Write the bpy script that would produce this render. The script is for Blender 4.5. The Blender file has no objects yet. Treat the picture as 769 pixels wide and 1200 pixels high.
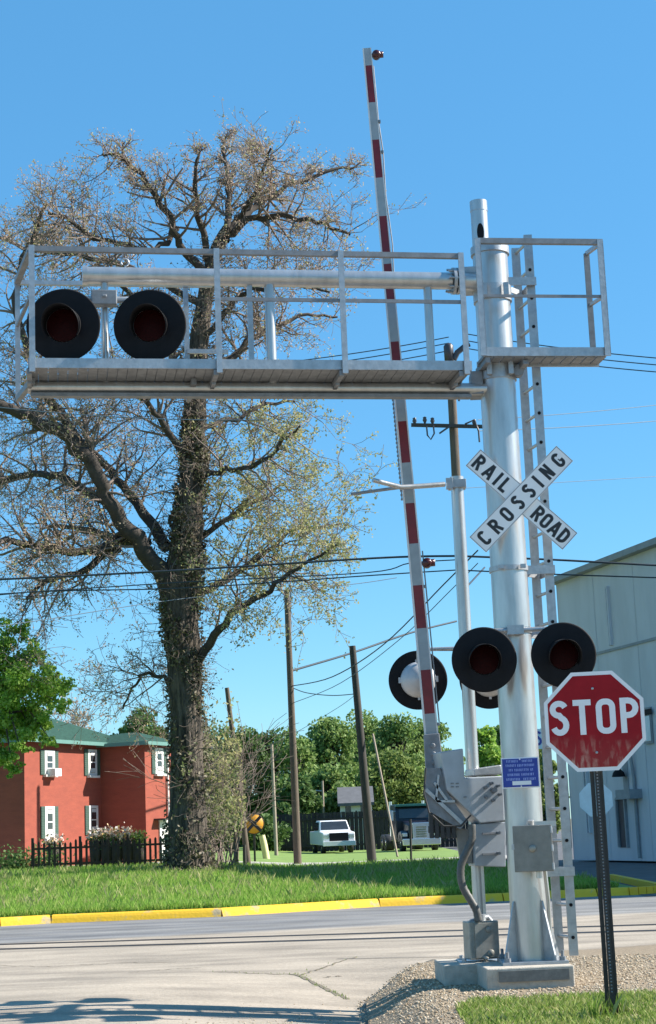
import bpy, math, random
import numpy as np
from mathutils import Vector as V, Matrix

random.seed(7)
RNG = np.random.default_rng(11)
S = bpy.context.scene
COL = S.collection
rad = math.radians

# ------------------------------------------------------------------ camera
EYE = V((0, 0, 1.70)); FPX = 1967.0
PIT, ROL = rad(10.63), rad(2.3)
cF = V((0, math.cos(PIT), math.sin(PIT)))
_R0 = V((1, 0, 0)); _U0 = V((0, -math.sin(PIT), math.cos(PIT)))
cR = _R0*math.cos(ROL) - _U0*math.sin(ROL)
cU = _R0*math.sin(ROL) + _U0*math.cos(ROL)

def ray(x, y):
    return cF + cR*((x-384.5)/FPX) + cU*((600-y)/FPX)
def at(x, y, Y):                 # world point seen at photo position x,y at world distance Y
    d = ray(x, y); return EYE + d*(Y/d.y)
def gr(x, y, z):                 # ... on the level plane z
    d = ray(x, y); return EYE + d*((z-EYE.z)/d.z)
def onplane(x, y, p, n):
    d = ray(x, y); return EYE + d*((p-EYE).dot(n)/d.dot(n))

cam = bpy.data.cameras.new("camera"); camo = bpy.data.objects.new("camera", cam); COL.objects.link(camo)
camo.matrix_world = Matrix(((cR.x, cU.x, -cF.x, 0), (cR.y, cU.y, -cF.y, 0), (cR.z, cU.z, -cF.z, EYE.z), (0, 0, 0, 1)))
cam.sensor_fit = 'VERTICAL'; cam.sensor_height = 36; cam.lens = 36*FPX/1200
cam.clip_start = 0.1; cam.clip_end = 6000
S.camera = camo

# ------------------------------------------------------------------ light
SUN_S, SUN_E = rad(5), rad(37)
tosun = V((math.cos(SUN_S)*math.cos(SUN_E), math.sin(SUN_S)*math.cos(SUN_E), math.sin(SUN_E)))
sl = bpy.data.lights.new("sun", 'SUN'); sl.energy = 5.0; sl.angle = rad(0.5); sl.color = (1, 0.94, 0.85)
so = bpy.data.objects.new("sun", sl); COL.objects.link(so)
so.rotation_euler = tosun.to_track_quat('Z', 'Y').to_euler(); so.location = (20, 0, 30)
W = bpy.data.worlds.new("World"); S.world = W; W.use_nodes = True
nt = W.node_tree
sky = nt.nodes.new('ShaderNodeTexSky'); sky.sky_type = 'NISHITA'; sky.sun_disc = False
sky.sun_elevation = SUN_E; sky.sun_rotation = math.pi/2 - SUN_S
sky.altitude = 200; sky.air_density = 1.0; sky.dust_density = 0.1; sky.ozone_density = 2.0
bg = nt.nodes['Background']; bg.inputs[1].default_value = 0.092
hs = nt.nodes.new('ShaderNodeHueSaturation'); hs.inputs['Saturation'].default_value = 1.22; hs.inputs['Value'].default_value = 1.0
nt.links.new(sky.outputs[0], hs.inputs['Color'])
tint = nt.nodes.new('ShaderNodeMix'); tint.data_type = 'RGBA'; tint.blend_type = 'MULTIPLY'; tint.inputs['Factor'].default_value = 1; tint.inputs['B'].default_value = (0.80, 1.06, 1.10, 1)
nt.links.new(hs.outputs[0], tint.inputs['A']); flat = nt.nodes.new('ShaderNodeMix'); flat.data_type = 'RGBA'; flat.inputs['Factor'].default_value = 0.5; flat.inputs['B'].default_value = (0.72, 2.45, 4.5, 1)
nt.links.new(tint.outputs['Result'], flat.inputs['A']); nt.links.new(flat.outputs['Result'], bg.inputs[0])
S.view_settings.view_transform = 'Standard'; S.view_settings.look = 'None'
S.view_settings.exposure = 1.08; S.view_settings.gamma = 1

# ------------------------------------------------------------------ materials
def mat(name, col, rough=0.6, metal=0.0, nscale=6.0, namt=0.15, col2=None, bump=0.0, bscale=40.0, stretch=None, spec=0.5, trans=0.0, ramp=(0.3, 0.7), bdist=0.02):
    m = bpy.data.materials.new(name); m.use_nodes = True
    t = m.node_tree; n = t.nodes; b = n['Principled BSDF']
    b.inputs['Roughness'].default_value = rough; b.inputs['Metallic'].default_value = metal
    b.inputs['Specular IOR Level'].default_value = spec
    tc = n.new('ShaderNodeTexCoord'); src = tc.outputs['Object']
    if stretch:
        mp = n.new('ShaderNodeMapping'); mp.inputs['Scale'].default_value = stretch
        t.links.new(src, mp.inputs[0]); src = mp.outputs[0]
    nz = n.new('ShaderNodeTexNoise'); nz.inputs['Scale'].default_value = nscale; nz.inputs['Detail'].default_value = 8
    nz.inputs['Roughness'].default_value = 0.65
    t.links.new(src, nz.inputs['Vector'])
    rp = n.new('ShaderNodeValToRGB'); rp.color_ramp.elements[0].position = ramp[0]; rp.color_ramp.elements[1].position = ramp[1]
    c2 = col2 or tuple(c*(1-namt) for c in col); c1 = col if col2 else tuple(min(1, c*(1+namt)) for c in col)
    rp.color_ramp.elements[0].color = (*c2, 1); rp.color_ramp.elements[1].color = (*c1, 1)
    t.links.new(nz.outputs[0], rp.inputs[0]); t.links.new(rp.outputs[0], b.inputs['Base Color'])
    if bump:
        nb = n.new('ShaderNodeTexNoise'); nb.inputs['Scale'].default_value = bscale; nb.inputs['Detail'].default_value = 6
        t.links.new(src, nb.inputs['Vector'])
        bp = n.new('ShaderNodeBump'); bp.inputs['Strength'].default_value = bump; bp.inputs['Distance'].default_value = bdist
        t.links.new(nb.outputs[0], bp.inputs['Height']); t.links.new(bp.outputs[0], b.inputs['Normal'])
    if trans:
        tr = n.new('ShaderNodeBsdfTranslucent'); mx = n.new('ShaderNodeMixShader'); mx.inputs[0].default_value = trans
        t.links.new(rp.outputs[0], tr.inputs[0]); t.links.new(b.outputs[0], mx.inputs[1]); t.links.new(tr.outputs[0], mx.inputs[2])
        t.links.new(mx.outputs[0], n['Material Output'].inputs[0])
    return m

def leafmat(name, cols, trans=0.35):
    """one colour per leaf (random per island) between the given colours"""
    m = bpy.data.materials.new(name); m.use_nodes = True
    t = m.node_tree; n = t.nodes; b = n['Principled BSDF']; b.inputs['Roughness'].default_value = 0.6
    b.inputs['Specular IOR Level'].default_value = 0.25
    g = n.new('ShaderNodeNewGeometry'); rp = n.new('ShaderNodeValToRGB')
    el = rp.color_ramp.elements
    while len(el) < len(cols): el.new(0.5)
    for i, c in enumerate(cols):
        el[i].position = i/(len(cols)-1); el[i].color = (*c, 1)
    t.links.new(g.outputs['Random Per Island'], rp.inputs[0]); t.links.new(rp.outputs[0], b.inputs['Base Color'])
    tr = n.new('ShaderNodeBsdfTranslucent'); mx = n.new('ShaderNodeMixShader'); mx.inputs[0].default_value = trans
    t.links.new(rp.outputs[0], tr.inputs[0]); t.links.new(b.outputs[0], mx.inputs[1]); t.links.new(tr.outputs[0], mx.inputs[2])
    t.links.new(mx.outputs[0], n['Material Output'].inputs[0])
    return m

M = {}
M['alu'] = mat('mast_aluminium', (0.56, 0.56, 0.55), 0.33, 0.72, 5.0, 0.2, col2=(0.40, 0.40, 0.395), bump=0.12, bscale=10, stretch=(1.6, 1.6, .3))
M['galv'] = mat('galvanised', (0.45, 0.465, 0.48), 0.42, 0.6, 14.0, 0.2, col2=(0.31, 0.325, 0.34), bump=0.1, bscale=30)
M['galvdark'] = mat('galvanised_weathered_shaded', (0.21, 0.22, 0.235), 0.6, 0.4, 9.0, 0.25)  # darker copy of galv; on the top rails its tone stands for shade
M['boxgrey'] = mat('cabinet_grey', (0.36, 0.39, 0.42), 0.45, 0.35, 5, 0.12)
M['jbox'] = mat('box_dark_grey', (0.23, 0.22, 0.20), 0.5, 0.35, 7, 0.2)
M['basebox'] = mat('base_box_metal', (0.30, 0.29, 0.26), 0.5, 0.5, 10, 0.25)
M['black'] = mat('signal_black', (0.008, 0.008, 0.010), 0.7, 0, 8, 0.3, spec=0.2)
M['blackpost'] = mat('post_black', (0.02, 0.022, 0.022), 0.45, 0, 20, 0.4)
M['lens'] = mat('lens_red', (0.017, 0.0012, 0.0016), 0.6, 0, 60, 0.5, spec=0.08)
M['dome'] = mat('housing_grey', (0.45, 0.46, 0.48), 0.5, 0.3, 6, 0.12)
M['white'] = mat('sign_white', (0.78, 0.78, 0.78), 0.5, 0, 5, 0.05)
M['ink'] = mat('sign_black_ink', (0.02, 0.02, 0.022), 0.5, 0, 5, 0.1)
M['blue'] = mat('sign_blue', (0.015, 0.045, 0.30), 0.4, 0, 8, 0.15)
M['bluetext'] = mat('sign_blue_text', (0.30, 0.38, 0.72), 0.5, 0, 30, 0.2)
M['armred'] = mat('arm_red', (0.17, 0.010, 0.014), 0.4, 0, 8, 0.2)
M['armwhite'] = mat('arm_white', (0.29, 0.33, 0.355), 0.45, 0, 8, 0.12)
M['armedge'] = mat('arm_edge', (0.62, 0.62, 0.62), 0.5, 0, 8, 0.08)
M['lampred'] = mat('lamp_dark_red', (0.05, 0.008, 0.01), 0.25, 0, 20, 0.4)
M['rubber'] = mat('rubber', (0.03, 0.03, 0.03), 0.6, 0, 20, 0.3)
M['hose'] = mat('hose_grey', (0.09, 0.09, 0.085), 0.5, 0, 30, 0.3)
M['footing'] = mat('footing_concrete', (0.44, 0.395, 0.33), 0.9, 0, 14, 0.2, bump=0.3, bscale=60)
M['footdark'] = mat('footing_steel', (0.17, 0.165, 0.15), 0.8, 0, 14, 0.3)
M['wood'] = mat('pole_wood', (0.115, 0.09, 0.065), 0.9, 0, 6, 0.35, bump=0.4, bscale=30, stretch=(6, 6, .5))
M['wooddark'] = mat('pole_wood_dark', (0.055, 0.05, 0.042), 0.9, 0, 6, 0.35, stretch=(6, 6, .5))
M['woodpale'] = mat('pole_wood_pale', (0.33, 0.27, 0.21), 0.9, 0, 6, 0.3, stretch=(6, 6, .5))
M['wire'] = mat('wire', (0.02, 0.03, 0.04), 0.6, 0, 3, 0.2)
M['wirethin'] = mat('wire_thin', (0.08, 0.12, 0.15), 0.6, 0, 3, 0.2)
M['bark'] = mat('bark', (0.13, 0.105, 0.08), 0.95, 0, 1.6, 0.5, col2=(0.022, 0.019, 0.015), bump=1.0, bscale=2.2, stretch=(4, 4, .7), ramp=(.38, .62), bdist=.25)
M['limb'] = mat('limb_bark', (0.055, 0.045, 0.037), 0.95, 0, 3.0, 0.4)
M['twig'] = mat('twig_bark', (0.18, 0.14, 0.115), 0.9, 0, 1.0, 0.3)
M['bud'] = leafmat('spring_buds', [(0.40, 0.25, 0.18), (0.52, 0.36, 0.27), (0.34, 0.27, 0.15), (0.56, 0.44, 0.34)], 0.35)
M['budgreen'] = leafmat('young_leaves', [(0.34, 0.33, 0.12), (0.46, 0.42, 0.20), (0.24, 0.28, 0.09), (0.52, 0.44, 0.27)], 0.45)
M['ivy'] = leafmat('ivy_leaves', [(0.07, 0.085, 0.035), (0.14, 0.15, 0.07), (0.22, 0.19, 0.13), (0.07, 0.06, 0.045), (0.26, 0.22, 0.17)], 0.25)
M['leafbright'] = leafmat('leaves_bright', [(0.11, 0.22, 0.025), (0.22, 0.39, 0.05), (0.32, 0.49, 0.09), (0.42, 0.55, 0.15)], 0.5)
M['leafmid'] = leafmat('leaves_mid', [(0.09, 0.16, 0.035), (0.15, 0.24, 0.06), (0.23, 0.33, 0.095), (0.31, 0.39, 0.15)], 0.4)
M['leafpale'] = leafmat('leaves_pale', [(0.13, 0.19, 0.045), (0.18, 0.24, 0.06), (0.22, 0.28, 0.085)], 0.4)
M['leafdark'] = leafmat('leaves_dark', [(0.06, 0.115, 0.03), (0.095, 0.165, 0.045), (0.14, 0.215, 0.07)], 0.35)
M['brush'] = leafmat('brush_leaves', [(0.14, 0.17, 0.06), (0.21, 0.24, 0.09), (0.29, 0.30, 0.15)], 0.35)
M['grass'] = leafmat('grass_blades', [(0.13, 0.26, 0.03), (0.20, 0.37, 0.05), (0.29, 0.44, 0.08), (0.36, 0.40, 0.13)], 0.4)
M['weed'] = leafmat('seeding_weeds', [(0.18, 0.26, 0.06), (0.28, 0.34, 0.09), (0.36, 0.36, 0.15), (0.42, 0.38, 0.2)], 0.35)
M['grassnear'] = leafmat('grass_blades_near', [(0.12, 0.21, 0.03), (0.19, 0.29, 0.05), (0.29, 0.36, 0.09), (0.42, 0.40, 0.18)], 0.35)
M['flower'] = leafmat('flower_heads', [(0.60, 0.40, 0.12), (0.62, 0.50, 0.42), (0.66, 0.62, 0.58), (0.5, 0.2, 0.08)], 0.2)
M['turf'] = mat('turf', (0.20, 0.30, 0.06), 0.95, 0, 1.2, 0.3, col2=(0.12, 0.19, 0.035), bump=0.5, bscale=10)
M['soil'] = mat('soil', (0.13, 0.12, 0.08), 0.95, 0, 0.2, 0.3)
M['lane'] = mat('gravel_lane', (0.40, 0.37, 0.33), 0.95, 0, 1.0, 0.2)
M['drive'] = mat('driveway', (0.10, 0.10, 0.105), 0.9, 0, 1.0, 0.25)
M['kerbyellow'] = mat('kerb_yellow', (0.76, 0.44, 0.02), 0.75, 0, 2.6, 0.2, col2=(0.42, 0.33, 0.19), bump=0.4, bscale=16, ramp=(.34, .44))
M['kerbworn'] = mat('kerb_worn_yellow', (0.60, 0.36, 0.04), 0.85, 0, 9, 0.2, col2=(0.30, 0.24, 0.17), bump=0.5, bscale=40)
M['kerbgrey'] = mat('kerb_concrete', (0.42, 0.38, 0.32), 0.9, 0, 6, 0.2)
M['stone'] = leafmat('stones', [(0.24, 0.17, 0.105), (0.42, 0.33, 0.215), (0.52, 0.43, 0.31), (0.31, 0.22, 0.135), (0.60, 0.53, 0.42)], 0.0)
M['gravel'] = mat('gravel_bed', (0.33, 0.255, 0.17), 0.95, 0, 30, 0.35, col2=(0.17, 0.13, 0.085), bump=0.8, bscale=60)
M['rail'] = mat('rail_steel', (0.06, 0.05, 0.045), 0.5, 0.4, 4, 0.3)
M['crack'] = mat('crack_fill', (0.17, 0.14, 0.10), 0.95, 0, 30, 0.4)
M['redwall'] = mat('red_wall', (0.32, 0.085, 0.056), 0.9, 0, 1.6, 0.2, col2=(0.245, 0.068, 0.048), bump=0.3, bscale=9, stretch=(1, 1, 3), spec=0.2)
M['green'] = mat('roof_green', (0.028, 0.070, 0.052), 0.9, 0, 5, 0.3, stretch=(1, 1, 4), spec=0.15)
M['greentrim'] = mat('green_trim', (0.10, 0.22, 0.19), 0.6, 0, 3, 0.1)
M['shutter'] = mat('shutter_green', (0.045, 0.09, 0.07), 0.7, 0, 3, 0.15)
M['frame'] = mat('frame_white', (0.72, 0.71, 0.68), 0.6, 0, 5, 0.08)
M['glass'] = mat('window_glass', (0.03, 0.035, 0.04), 0.08, 0, 2, 0.3, spec=0.8)
M['curtain'] = mat('curtain_white', (0.55, 0.55, 0.54), 0.8, 0, 4, 0.1)
M['fence'] = mat('fence_brown', (0.045, 0.028, 0.024), 0.85, 0, 6, 0.3)
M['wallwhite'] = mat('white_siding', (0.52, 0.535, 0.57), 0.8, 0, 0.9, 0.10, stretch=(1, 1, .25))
M['walldark'] = mat('dark_opening', (0.035, 0.04, 0.05), 0.6, 0, 2, 0.3)
M['walltrim'] = mat('grey_trim', (0.25, 0.27, 0.29), 0.7, 0, 3, 0.15)
M['darkboard'] = mat('dark_boards', (0.03, 0.027, 0.027), 0.85, 0, 3, 0.35, stretch=(4, 4, .4))
M['carwhite'] = mat('car_white', (0.75, 0.76, 0.77), 0.3, 0, 2, 0.04)
M['truckblue'] = mat('truck_navy', (0.012, 0.016, 0.03), 0.3, 0, 2, 0.2)
M['chrome'] = mat('chrome', (0.78, 0.78, 0.78), 0.2, 0.9, 4, 0.06)
M['visor'] = mat('visor_teal', (0.02, 0.12, 0.11), 0.4, 0, 2, 0.1)
M['roofgrey'] = mat('roof_grey', (0.11, 0.11, 0.115), 0.8, 0, 3, 0.2)
M['orange'] = mat('sign_yellow', (0.60, 0.28, 0.02), 0.5, 0, 4, 0.15)
M['paleyellow'] = mat('marker_yellow', (0.68, 0.62, 0.32), 0.6, 0, 4, 0.1)
M['oct'] = mat('octagon_back', (0.50, 0.62, 0.68), 0.45, 0.4, 4, 0.1)
M['insul'] = mat('insulator', (0.05, 0.045, 0.05), 0.4, 0, 4, 0.2)
M['planter'] = mat('planter_dark', (0.05, 0.035, 0.03), 0.8, 0, 4, 0.2)

def stopmat():
    m = mat('stop_red', (0.30, 0.010, 0.016), 0.5, 0, 7, 0.14, spec=0.15)
    t = m.node_tree; n = t.nodes; b = n['Principled BSDF']
    base = b.inputs['Base Color'].links[0].from_socket
    tc = n.new('ShaderNodeTexCoord')
    mp = n.new('ShaderNodeMapping'); mp.inputs['Scale'].default_value = (26, 26, 5)
    nz = n.new('ShaderNodeTexNoise'); nz.inputs['Scale'].default_value = 1.0; nz.inputs['Detail'].default_value = 5
    t.links.new(tc.outputs['Object'], mp.inputs[0]); t.links.new(mp.outputs[0], nz.inputs['Vector'])
    nz2 = n.new('ShaderNodeTexNoise'); nz2.inputs['Scale'].default_value = 9; nz2.inputs['Detail'].default_value = 4
    t.links.new(tc.outputs['Object'], nz2.inputs['Vector'])
    sx = n.new('ShaderNodeSeparateXYZ'); t.links.new(tc.outputs['Object'], sx.inputs[0])
    mr = n.new('ShaderNodeMapRange'); mr.inputs[1].default_value = -0.10; mr.inputs[2].default_value = -0.30; mr.inputs[3].default_value = 0.0; mr.inputs[4].default_value = 1
    t.links.new(sx.outputs[2], mr.inputs[0])
    r1 = n.new('ShaderNodeMapRange'); r1.inputs[1].default_value = 0.45; r1.inputs[2].default_value = 0.58
    t.links.new(nz.outputs[0], r1.inputs[0])
    r2 = n.new('ShaderNodeMapRange'); r2.inputs[1].default_value = 0.42; r2.inputs[2].default_value = 0.62
    t.links.new(nz2.outputs[0], r2.inputs[0])
    a = n.new('ShaderNodeMath'); a.operation = 'MULTIPLY'; t.links.new(mr.outputs[0], a.inputs[0]); t.links.new(r1.outputs[0], a.inputs[1])
    a2 = n.new('ShaderNodeMath'); a2.operation = 'MULTIPLY'; t.links.new(a.outputs[0], a2.inputs[0]); t.links.new(r2.outputs[0], a2.inputs[1])
    # faded band low down
    a3 = n.new('ShaderNodeMath'); a3.operation = 'MULTIPLY_ADD'; a3.inputs[1].default_value = 0.08
    t.links.new(mr.outputs[0], a3.inputs[0]); t.links.new(a2.outputs[0], a3.inputs[2]); a3.use_clamp = True
    mx = n.new('ShaderNodeMix'); mx.data_type = 'RGBA'
    t.links.new(a3.outputs[0], mx.inputs['Factor']); t.links.new(base, mx.inputs['A']); mx.inputs['B'].default_value = (0.50, 0.26, 0.20, 1)
    t.links.new(mx.outputs['Result'], b.inputs['Base Color'])
    return m
M['stop'] = stopmat()

def roadmat():
    m = mat('street_paving', (0.375, 0.315, 0.245), 0.9, 0, 0.35, 0.12, bump=0.35, bscale=45)
    t = m.node_tree; n = t.nodes; b = n['Principled BSDF']
    base = b.inputs['Base Color'].links[0].from_socket
    tc = n.new('ShaderNodeTexCoord'); sx = n.new('ShaderNodeSeparateXYZ'); t.links.new(tc.outputs['Object'], sx.inputs[0])
    # asphalt lane beyond the rails, worn wheel tracks along it
    wv = n.new('ShaderNodeTexNoise'); wv.inputs['Scale'].default_value = 0.8; wv.inputs['Detail'].default_value = 6
    mp = n.new('ShaderNodeMapping'); mp.inputs['Scale'].default_value = (0.12, 1.4, 1); mp.inputs['Rotation'].default_value = (0, 0, rad(-7))
    t.links.new(tc.outputs['Object'], mp.inputs[0]); t.links.new(mp.outputs[0], wv.inputs['Vector'])
    # coordinate across the road: y - 0.13 x
    ma = n.new('ShaderNodeMath'); ma.operation = 'MULTIPLY_ADD'; ma.inputs[1].default_value = -0.15
    t.links.new(sx.outputs[0], ma.inputs[0]); t.links.new(sx.outputs[1], ma.inputs[2])
    mb = n.new('ShaderNodeMath'); mb.operation = 'MULTIPLY_ADD'; mb.inputs[1].default_value = 1.2
    t.links.new(wv.outputs[0], mb.inputs[0]); t.links.new(ma.outputs[0], mb.inputs[2])
    mr = n.new('ShaderNodeMapRange'); mr.inputs[1].default_value = 30.0; mr.inputs[2].default_value = 30.6
    t.links.new(mb.outputs[0], mr.inputs[0])
    asp = n.new('ShaderNodeValToRGB'); asp.color_ramp.elements[0].position = 0.35; asp.color_ramp.elements[1].position = 0.65
    asp.color_ramp.elements[0].color = (0.15, 0.15, 0.155, 1); asp.color_ramp.elements[1].color = (0.26, 0.25, 0.235, 1)
    t.links.new(wv.outputs[0], asp.inputs[0])
    mx = n.new('ShaderNodeMix'); mx.data_type = 'RGBA'
    t.links.new(mr.outputs[0], mx.inputs['Factor']); t.links.new(base, mx.inputs['A']); t.links.new(asp.outputs[0], mx.inputs['B'])
    # gritty speckle and stains
    sp = n.new('ShaderNodeTexNoise'); sp.inputs['Scale'].default_value = 22; sp.inputs['Detail'].default_value = 10; sp.inputs['Roughness'].default_value = .8
    t.links.new(tc.outputs['Object'], sp.inputs['Vector'])
    sr = n.new('ShaderNodeMapRange'); sr.inputs[1].default_value = 0.3; sr.inputs[2].default_value = 0.7; sr.inputs[3].default_value = 0.62; sr.inputs[4].default_value = 1.25
    t.links.new(sp.outputs[0], sr.inputs[0])
    st = n.new('ShaderNodeTexNoise'); st.inputs['Scale'].default_value = 1.1; st.inputs['Detail'].default_value = 7
    mp2 = n.new('ShaderNodeMapping'); mp2.inputs['Scale'].default_value = (0.5, 1.3, 1)
    t.links.new(tc.outputs['Object'], mp2.inputs[0]); t.links.new(mp2.outputs[0], st.inputs['Vector'])
    s2 = n.new('ShaderNodeMapRange'); s2.inputs[1].default_value = 0.35; s2.inputs[2].default_value = 0.62; s2.inputs[3].default_value = 0.68; s2.inputs[4].default_value = 1.06
    t.links.new(st.outputs[0], s2.inputs[0])
    mm = n.new('ShaderNodeMath'); mm.operation = 'MULTIPLY'; t.links.new(sr.outputs[0], mm.inputs[0]); t.links.new(s2.outputs[0], mm.inputs[1])
    mu = n.new('ShaderNodeMix'); mu.data_type = 'RGBA'; mu.blend_type = 'MULTIPLY'; mu.inputs['Factor'].default_value = 1
    t.links.new(mx.outputs['Result'], mu.inputs['A']); t.links.new(mm.outputs[0], mu.inputs['B'])
    t.links.new(mu.outputs['Result'], b.inputs['Base Color'])
    return m
M['road'] = roadmat()

# ------------------------------------------------------------------ mesh builder
class MB:
    def __init__(s): s.v = []; s.f = []; s.mi = []; s.sm = []
    def add(s, vs, fs, mi=0, sm=False):
        o = len(s.v); s.v += [tuple(p) for p in vs]
        for f in fs: s.f.append(tuple(i+o for i in f)); s.mi.append(mi); s.sm.append(sm)
    def obox(s, c, ax, h, mi=0):
        c = V(c); a = [V(k).normalized()*d for k, d in zip(ax, h)]
        vs = [c+a[0]*i+a[1]*j+a[2]*k for i in (-1, 1) for j in (-1, 1) for k in (-1, 1)]
        s.add(vs, [(0, 1, 3, 2), (4, 6, 7, 5), (0, 4, 5, 1), (2, 3, 7, 6), (0, 2, 6, 4), (1, 5, 7, 3)], mi)
        return s
    def box(s, c, d, mi=0, u=(1, 0, 0)):      # d full sizes, u horizontal direction of the first side
        u = V((u[0], u[1], 0)).normalized(); w = V((-u.y, u.x, 0))
        return s.obox(c, (u, w, V((0, 0, 1))), (d[0]/2, d[1]/2, d[2]/2), mi)
    def bar(s, p, q, w, h, up=(0, 0, 1), mi=0):  # rectangular bar p->q, h along up
        p = V(p); q = V(q); d = (q-p); L = d.length; d.normalize(); up = V(up)
        x = d.cross(up)
        if x.length < 1e-4: x = d.cross(V((0, 1, 0)))
        x.normalize(); z = x.cross(d)
        return s.obox((p+q)/2, (d, x, z), (L/2, w/2, h/2), mi)
    def tube(s, pts, r, n=8, mi=0, cap=True, sm=True):
        pts = [V(p) for p in pts]; m = len(pts)
        if not hasattr(r, '__len__'): r = [r]*m
        rings = []; prev = None
        for i, p in enumerate(pts):
            d = (pts[min(i+1, m-1)]-pts[max(i-1, 0)])
            if d.length < 1e-9: d = V((0, 0, 1))
            d.normalize()
            if prev is None:
                a = V((1, 0, 0)) if abs(d.x) < 0.8 else V((0, 1, 0))
            else: a = prev
            x = (a - d*a.dot(d)); x.normalize(); prev = x; y = d.cross(x)
            rings.append([p + (x*math.cos(2*math.pi*k/n)+y*math.sin(2*math.pi*k/n))*r[i] for k in range(n)])
        vs = [q for rg in rings for q in rg]; fs = []
        for i in range(m-1):
            for k in range(n):
                k2 = (k+1) % n; fs.append((i*n+k, i*n+k2, (i+1)*n+k2, (i+1)*n+k))
        s.add(vs, fs, mi, sm)
        if cap:
            s.add(rings[0], [tuple(range(n-1, -1, -1))], mi); s.add(rings[-1], [tuple(range(n))], mi)
        return s
    def lathe(s, c, ax, prof, n=32, mi=0, sm=True):   # prof: (radius, distance along axis)
        c = V(c); ax = V(ax).normalized()
        a = V((0, 0, 1)) if abs(ax.z) < .8 else V((1, 0, 0))
        x = (a-ax*a.dot(ax)).normalized(); y = ax.cross(x); vs = []; fs = []
        for r, d in prof:
            for k in range(n):
                t = 2*math.pi*k/n; vs.append(c+ax*d+(x*math.cos(t)+y*math.sin(t))*max(r, 1e-4))
        for i in range(len(prof)-1):
            for k in range(n):
                k2 = (k+1) % n; fs.append((i*n+k, i*n+k2, (i+1)*n+k2, (i+1)*n+k))
        s.add(vs, fs, mi, sm); return s
    def prism(s, poly, ext, mi=0):            # planar polygon (3D points) pushed by ext
        ext = V(ext); n = len(poly); a = [V(p) for p in poly]; b = [p+ext for p in a]
        s.add(a+b, [tuple(range(n-1, -1, -1)), tuple(range(n, 2*n))]+[(k, (k+1) % n, n+(k+1) % n, n+k) for k in range(n)], mi)
        return s

ORG = {}
def obj(name, mb, m, parent=None, bev=0.0, origin=None):
    me = bpy.data.meshes.new(name)
    vs = np.array([tuple(p) for p in mb.v], dtype=float)
    c = (vs.min(0)+vs.max(0))/2 if origin is None else np.array(tuple(origin))
    me.from_pydata((vs-c).tolist(), [], mb.f)
    for k in (m if isinstance(m, (list, tuple)) else [m]): me.materials.append(M[k])
    me.polygons.foreach_set('material_index', mb.mi); me.polygons.foreach_set('use_smooth', mb.sm)
    me.update()
    o = bpy.data.objects.new(name, me); COL.objects.link(o)
    if parent is not None:
        o.parent = parent; o.location = V(c)-ORG[parent.name]
    else: o.location = c
    ORG[o.name] = V(c)
    if bev:
        b = o.modifiers.new('bevel', 'BEVEL'); b.width = bev; b.segments = 2; b.limit_method = 'ANGLE'
    return o
def tag(o, label, cat, group=None):
    o['label'] = label; o['category'] = cat
    if group: o['group'] = group
    return o
def thing(name, label, cat, loc, group=None):
    o = bpy.data.objects.new(name, None); COL.objects.link(o); o.location = loc; o.empty_display_size = .3
    ORG[o.name] = V(loc); return tag(o, label, cat, group)
def kind(o, k): o['kind'] = k; return o
def leafcloud(P, size, aspect=0.6, flat=0.0):
    """many leaf-sized quads at points P"""
    n = len(P); P = np.asarray(P, float)
    a = RNG.normal(size=(n, 3)); a[:, 2] *= (1-flat); a /= np.linalg.norm(a, axis=1)[:, None]
    b = RNG.normal(size=(n, 3)); b -= a*(a*b).sum(1)[:, None]; b /= np.linalg.norm(b, axis=1)[:, None]
    sz = (size*RNG.uniform(0.6, 1.3, n))[:, None]
    a *= sz*0.5; b *= sz*0.5*aspect
    vs = np.empty((n, 4, 3)); vs[:, 0] = P-a; vs[:, 1] = P+b-a*.1; vs[:, 2] = P+a; vs[:, 3] = P-b-a*.1
    return vs.reshape(-1, 3)
def cloudobj(name, vs, m, parent=None, origin=None, per=4):
    vs = np.asarray(vs); n = len(vs)//per
    c = (vs.min(0)+vs.max(0))/2 if origin is None else np.array(tuple(origin))
    me = bpy.data.meshes.new(name)
    me.vertices.add(n*per); me.vertices.foreach_set('co', (vs-c).ravel())
    me.loops.add(n*per); me.loops.foreach_set('vertex_index', np.arange(n*per))
    me.polygons.add(n); me.polygons.foreach_set('loop_start', np.arange(0, n*per, per))
    try: me.polygons.foreach_set('loop_total', np.full(n, per))
    except Exception: pass
    me.update(calc_edges=True); me.validate(); me.materials.append(M[m])
    o = bpy.data.objects.new(name, me); COL.objects.link(o)
    if parent is not None: o.parent = parent; o.location = V(c)-ORG[parent.name]
    else: o.location = c
    ORG[o.name] = V(c); return o
def dup(o, loc, rz=None, sc=None, label=None):
    r = o.copy(); COL.objects.link(r); r.location = loc; ORG[r.name] = V(loc)
    if rz is not None: r.rotation_euler = (0, 0, rz)
    if sc is not None: r.scale = sc
    if label: r['label'] = label
    for ch in o.children:
        c = ch.copy(); COL.objects.link(c); c.parent = r
        for g in ch.children:
            d = g.copy(); COL.objects.link(d); d.parent = c
    return r
X3, Y3, Z3 = V((1, 0, 0)), V((0, 1, 0)), V((0, 0, 1))
def smooth(a, b, x):
    t = max(0, min(1, (x-a)/(b-a))); return t*t*(3-2*t)

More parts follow.
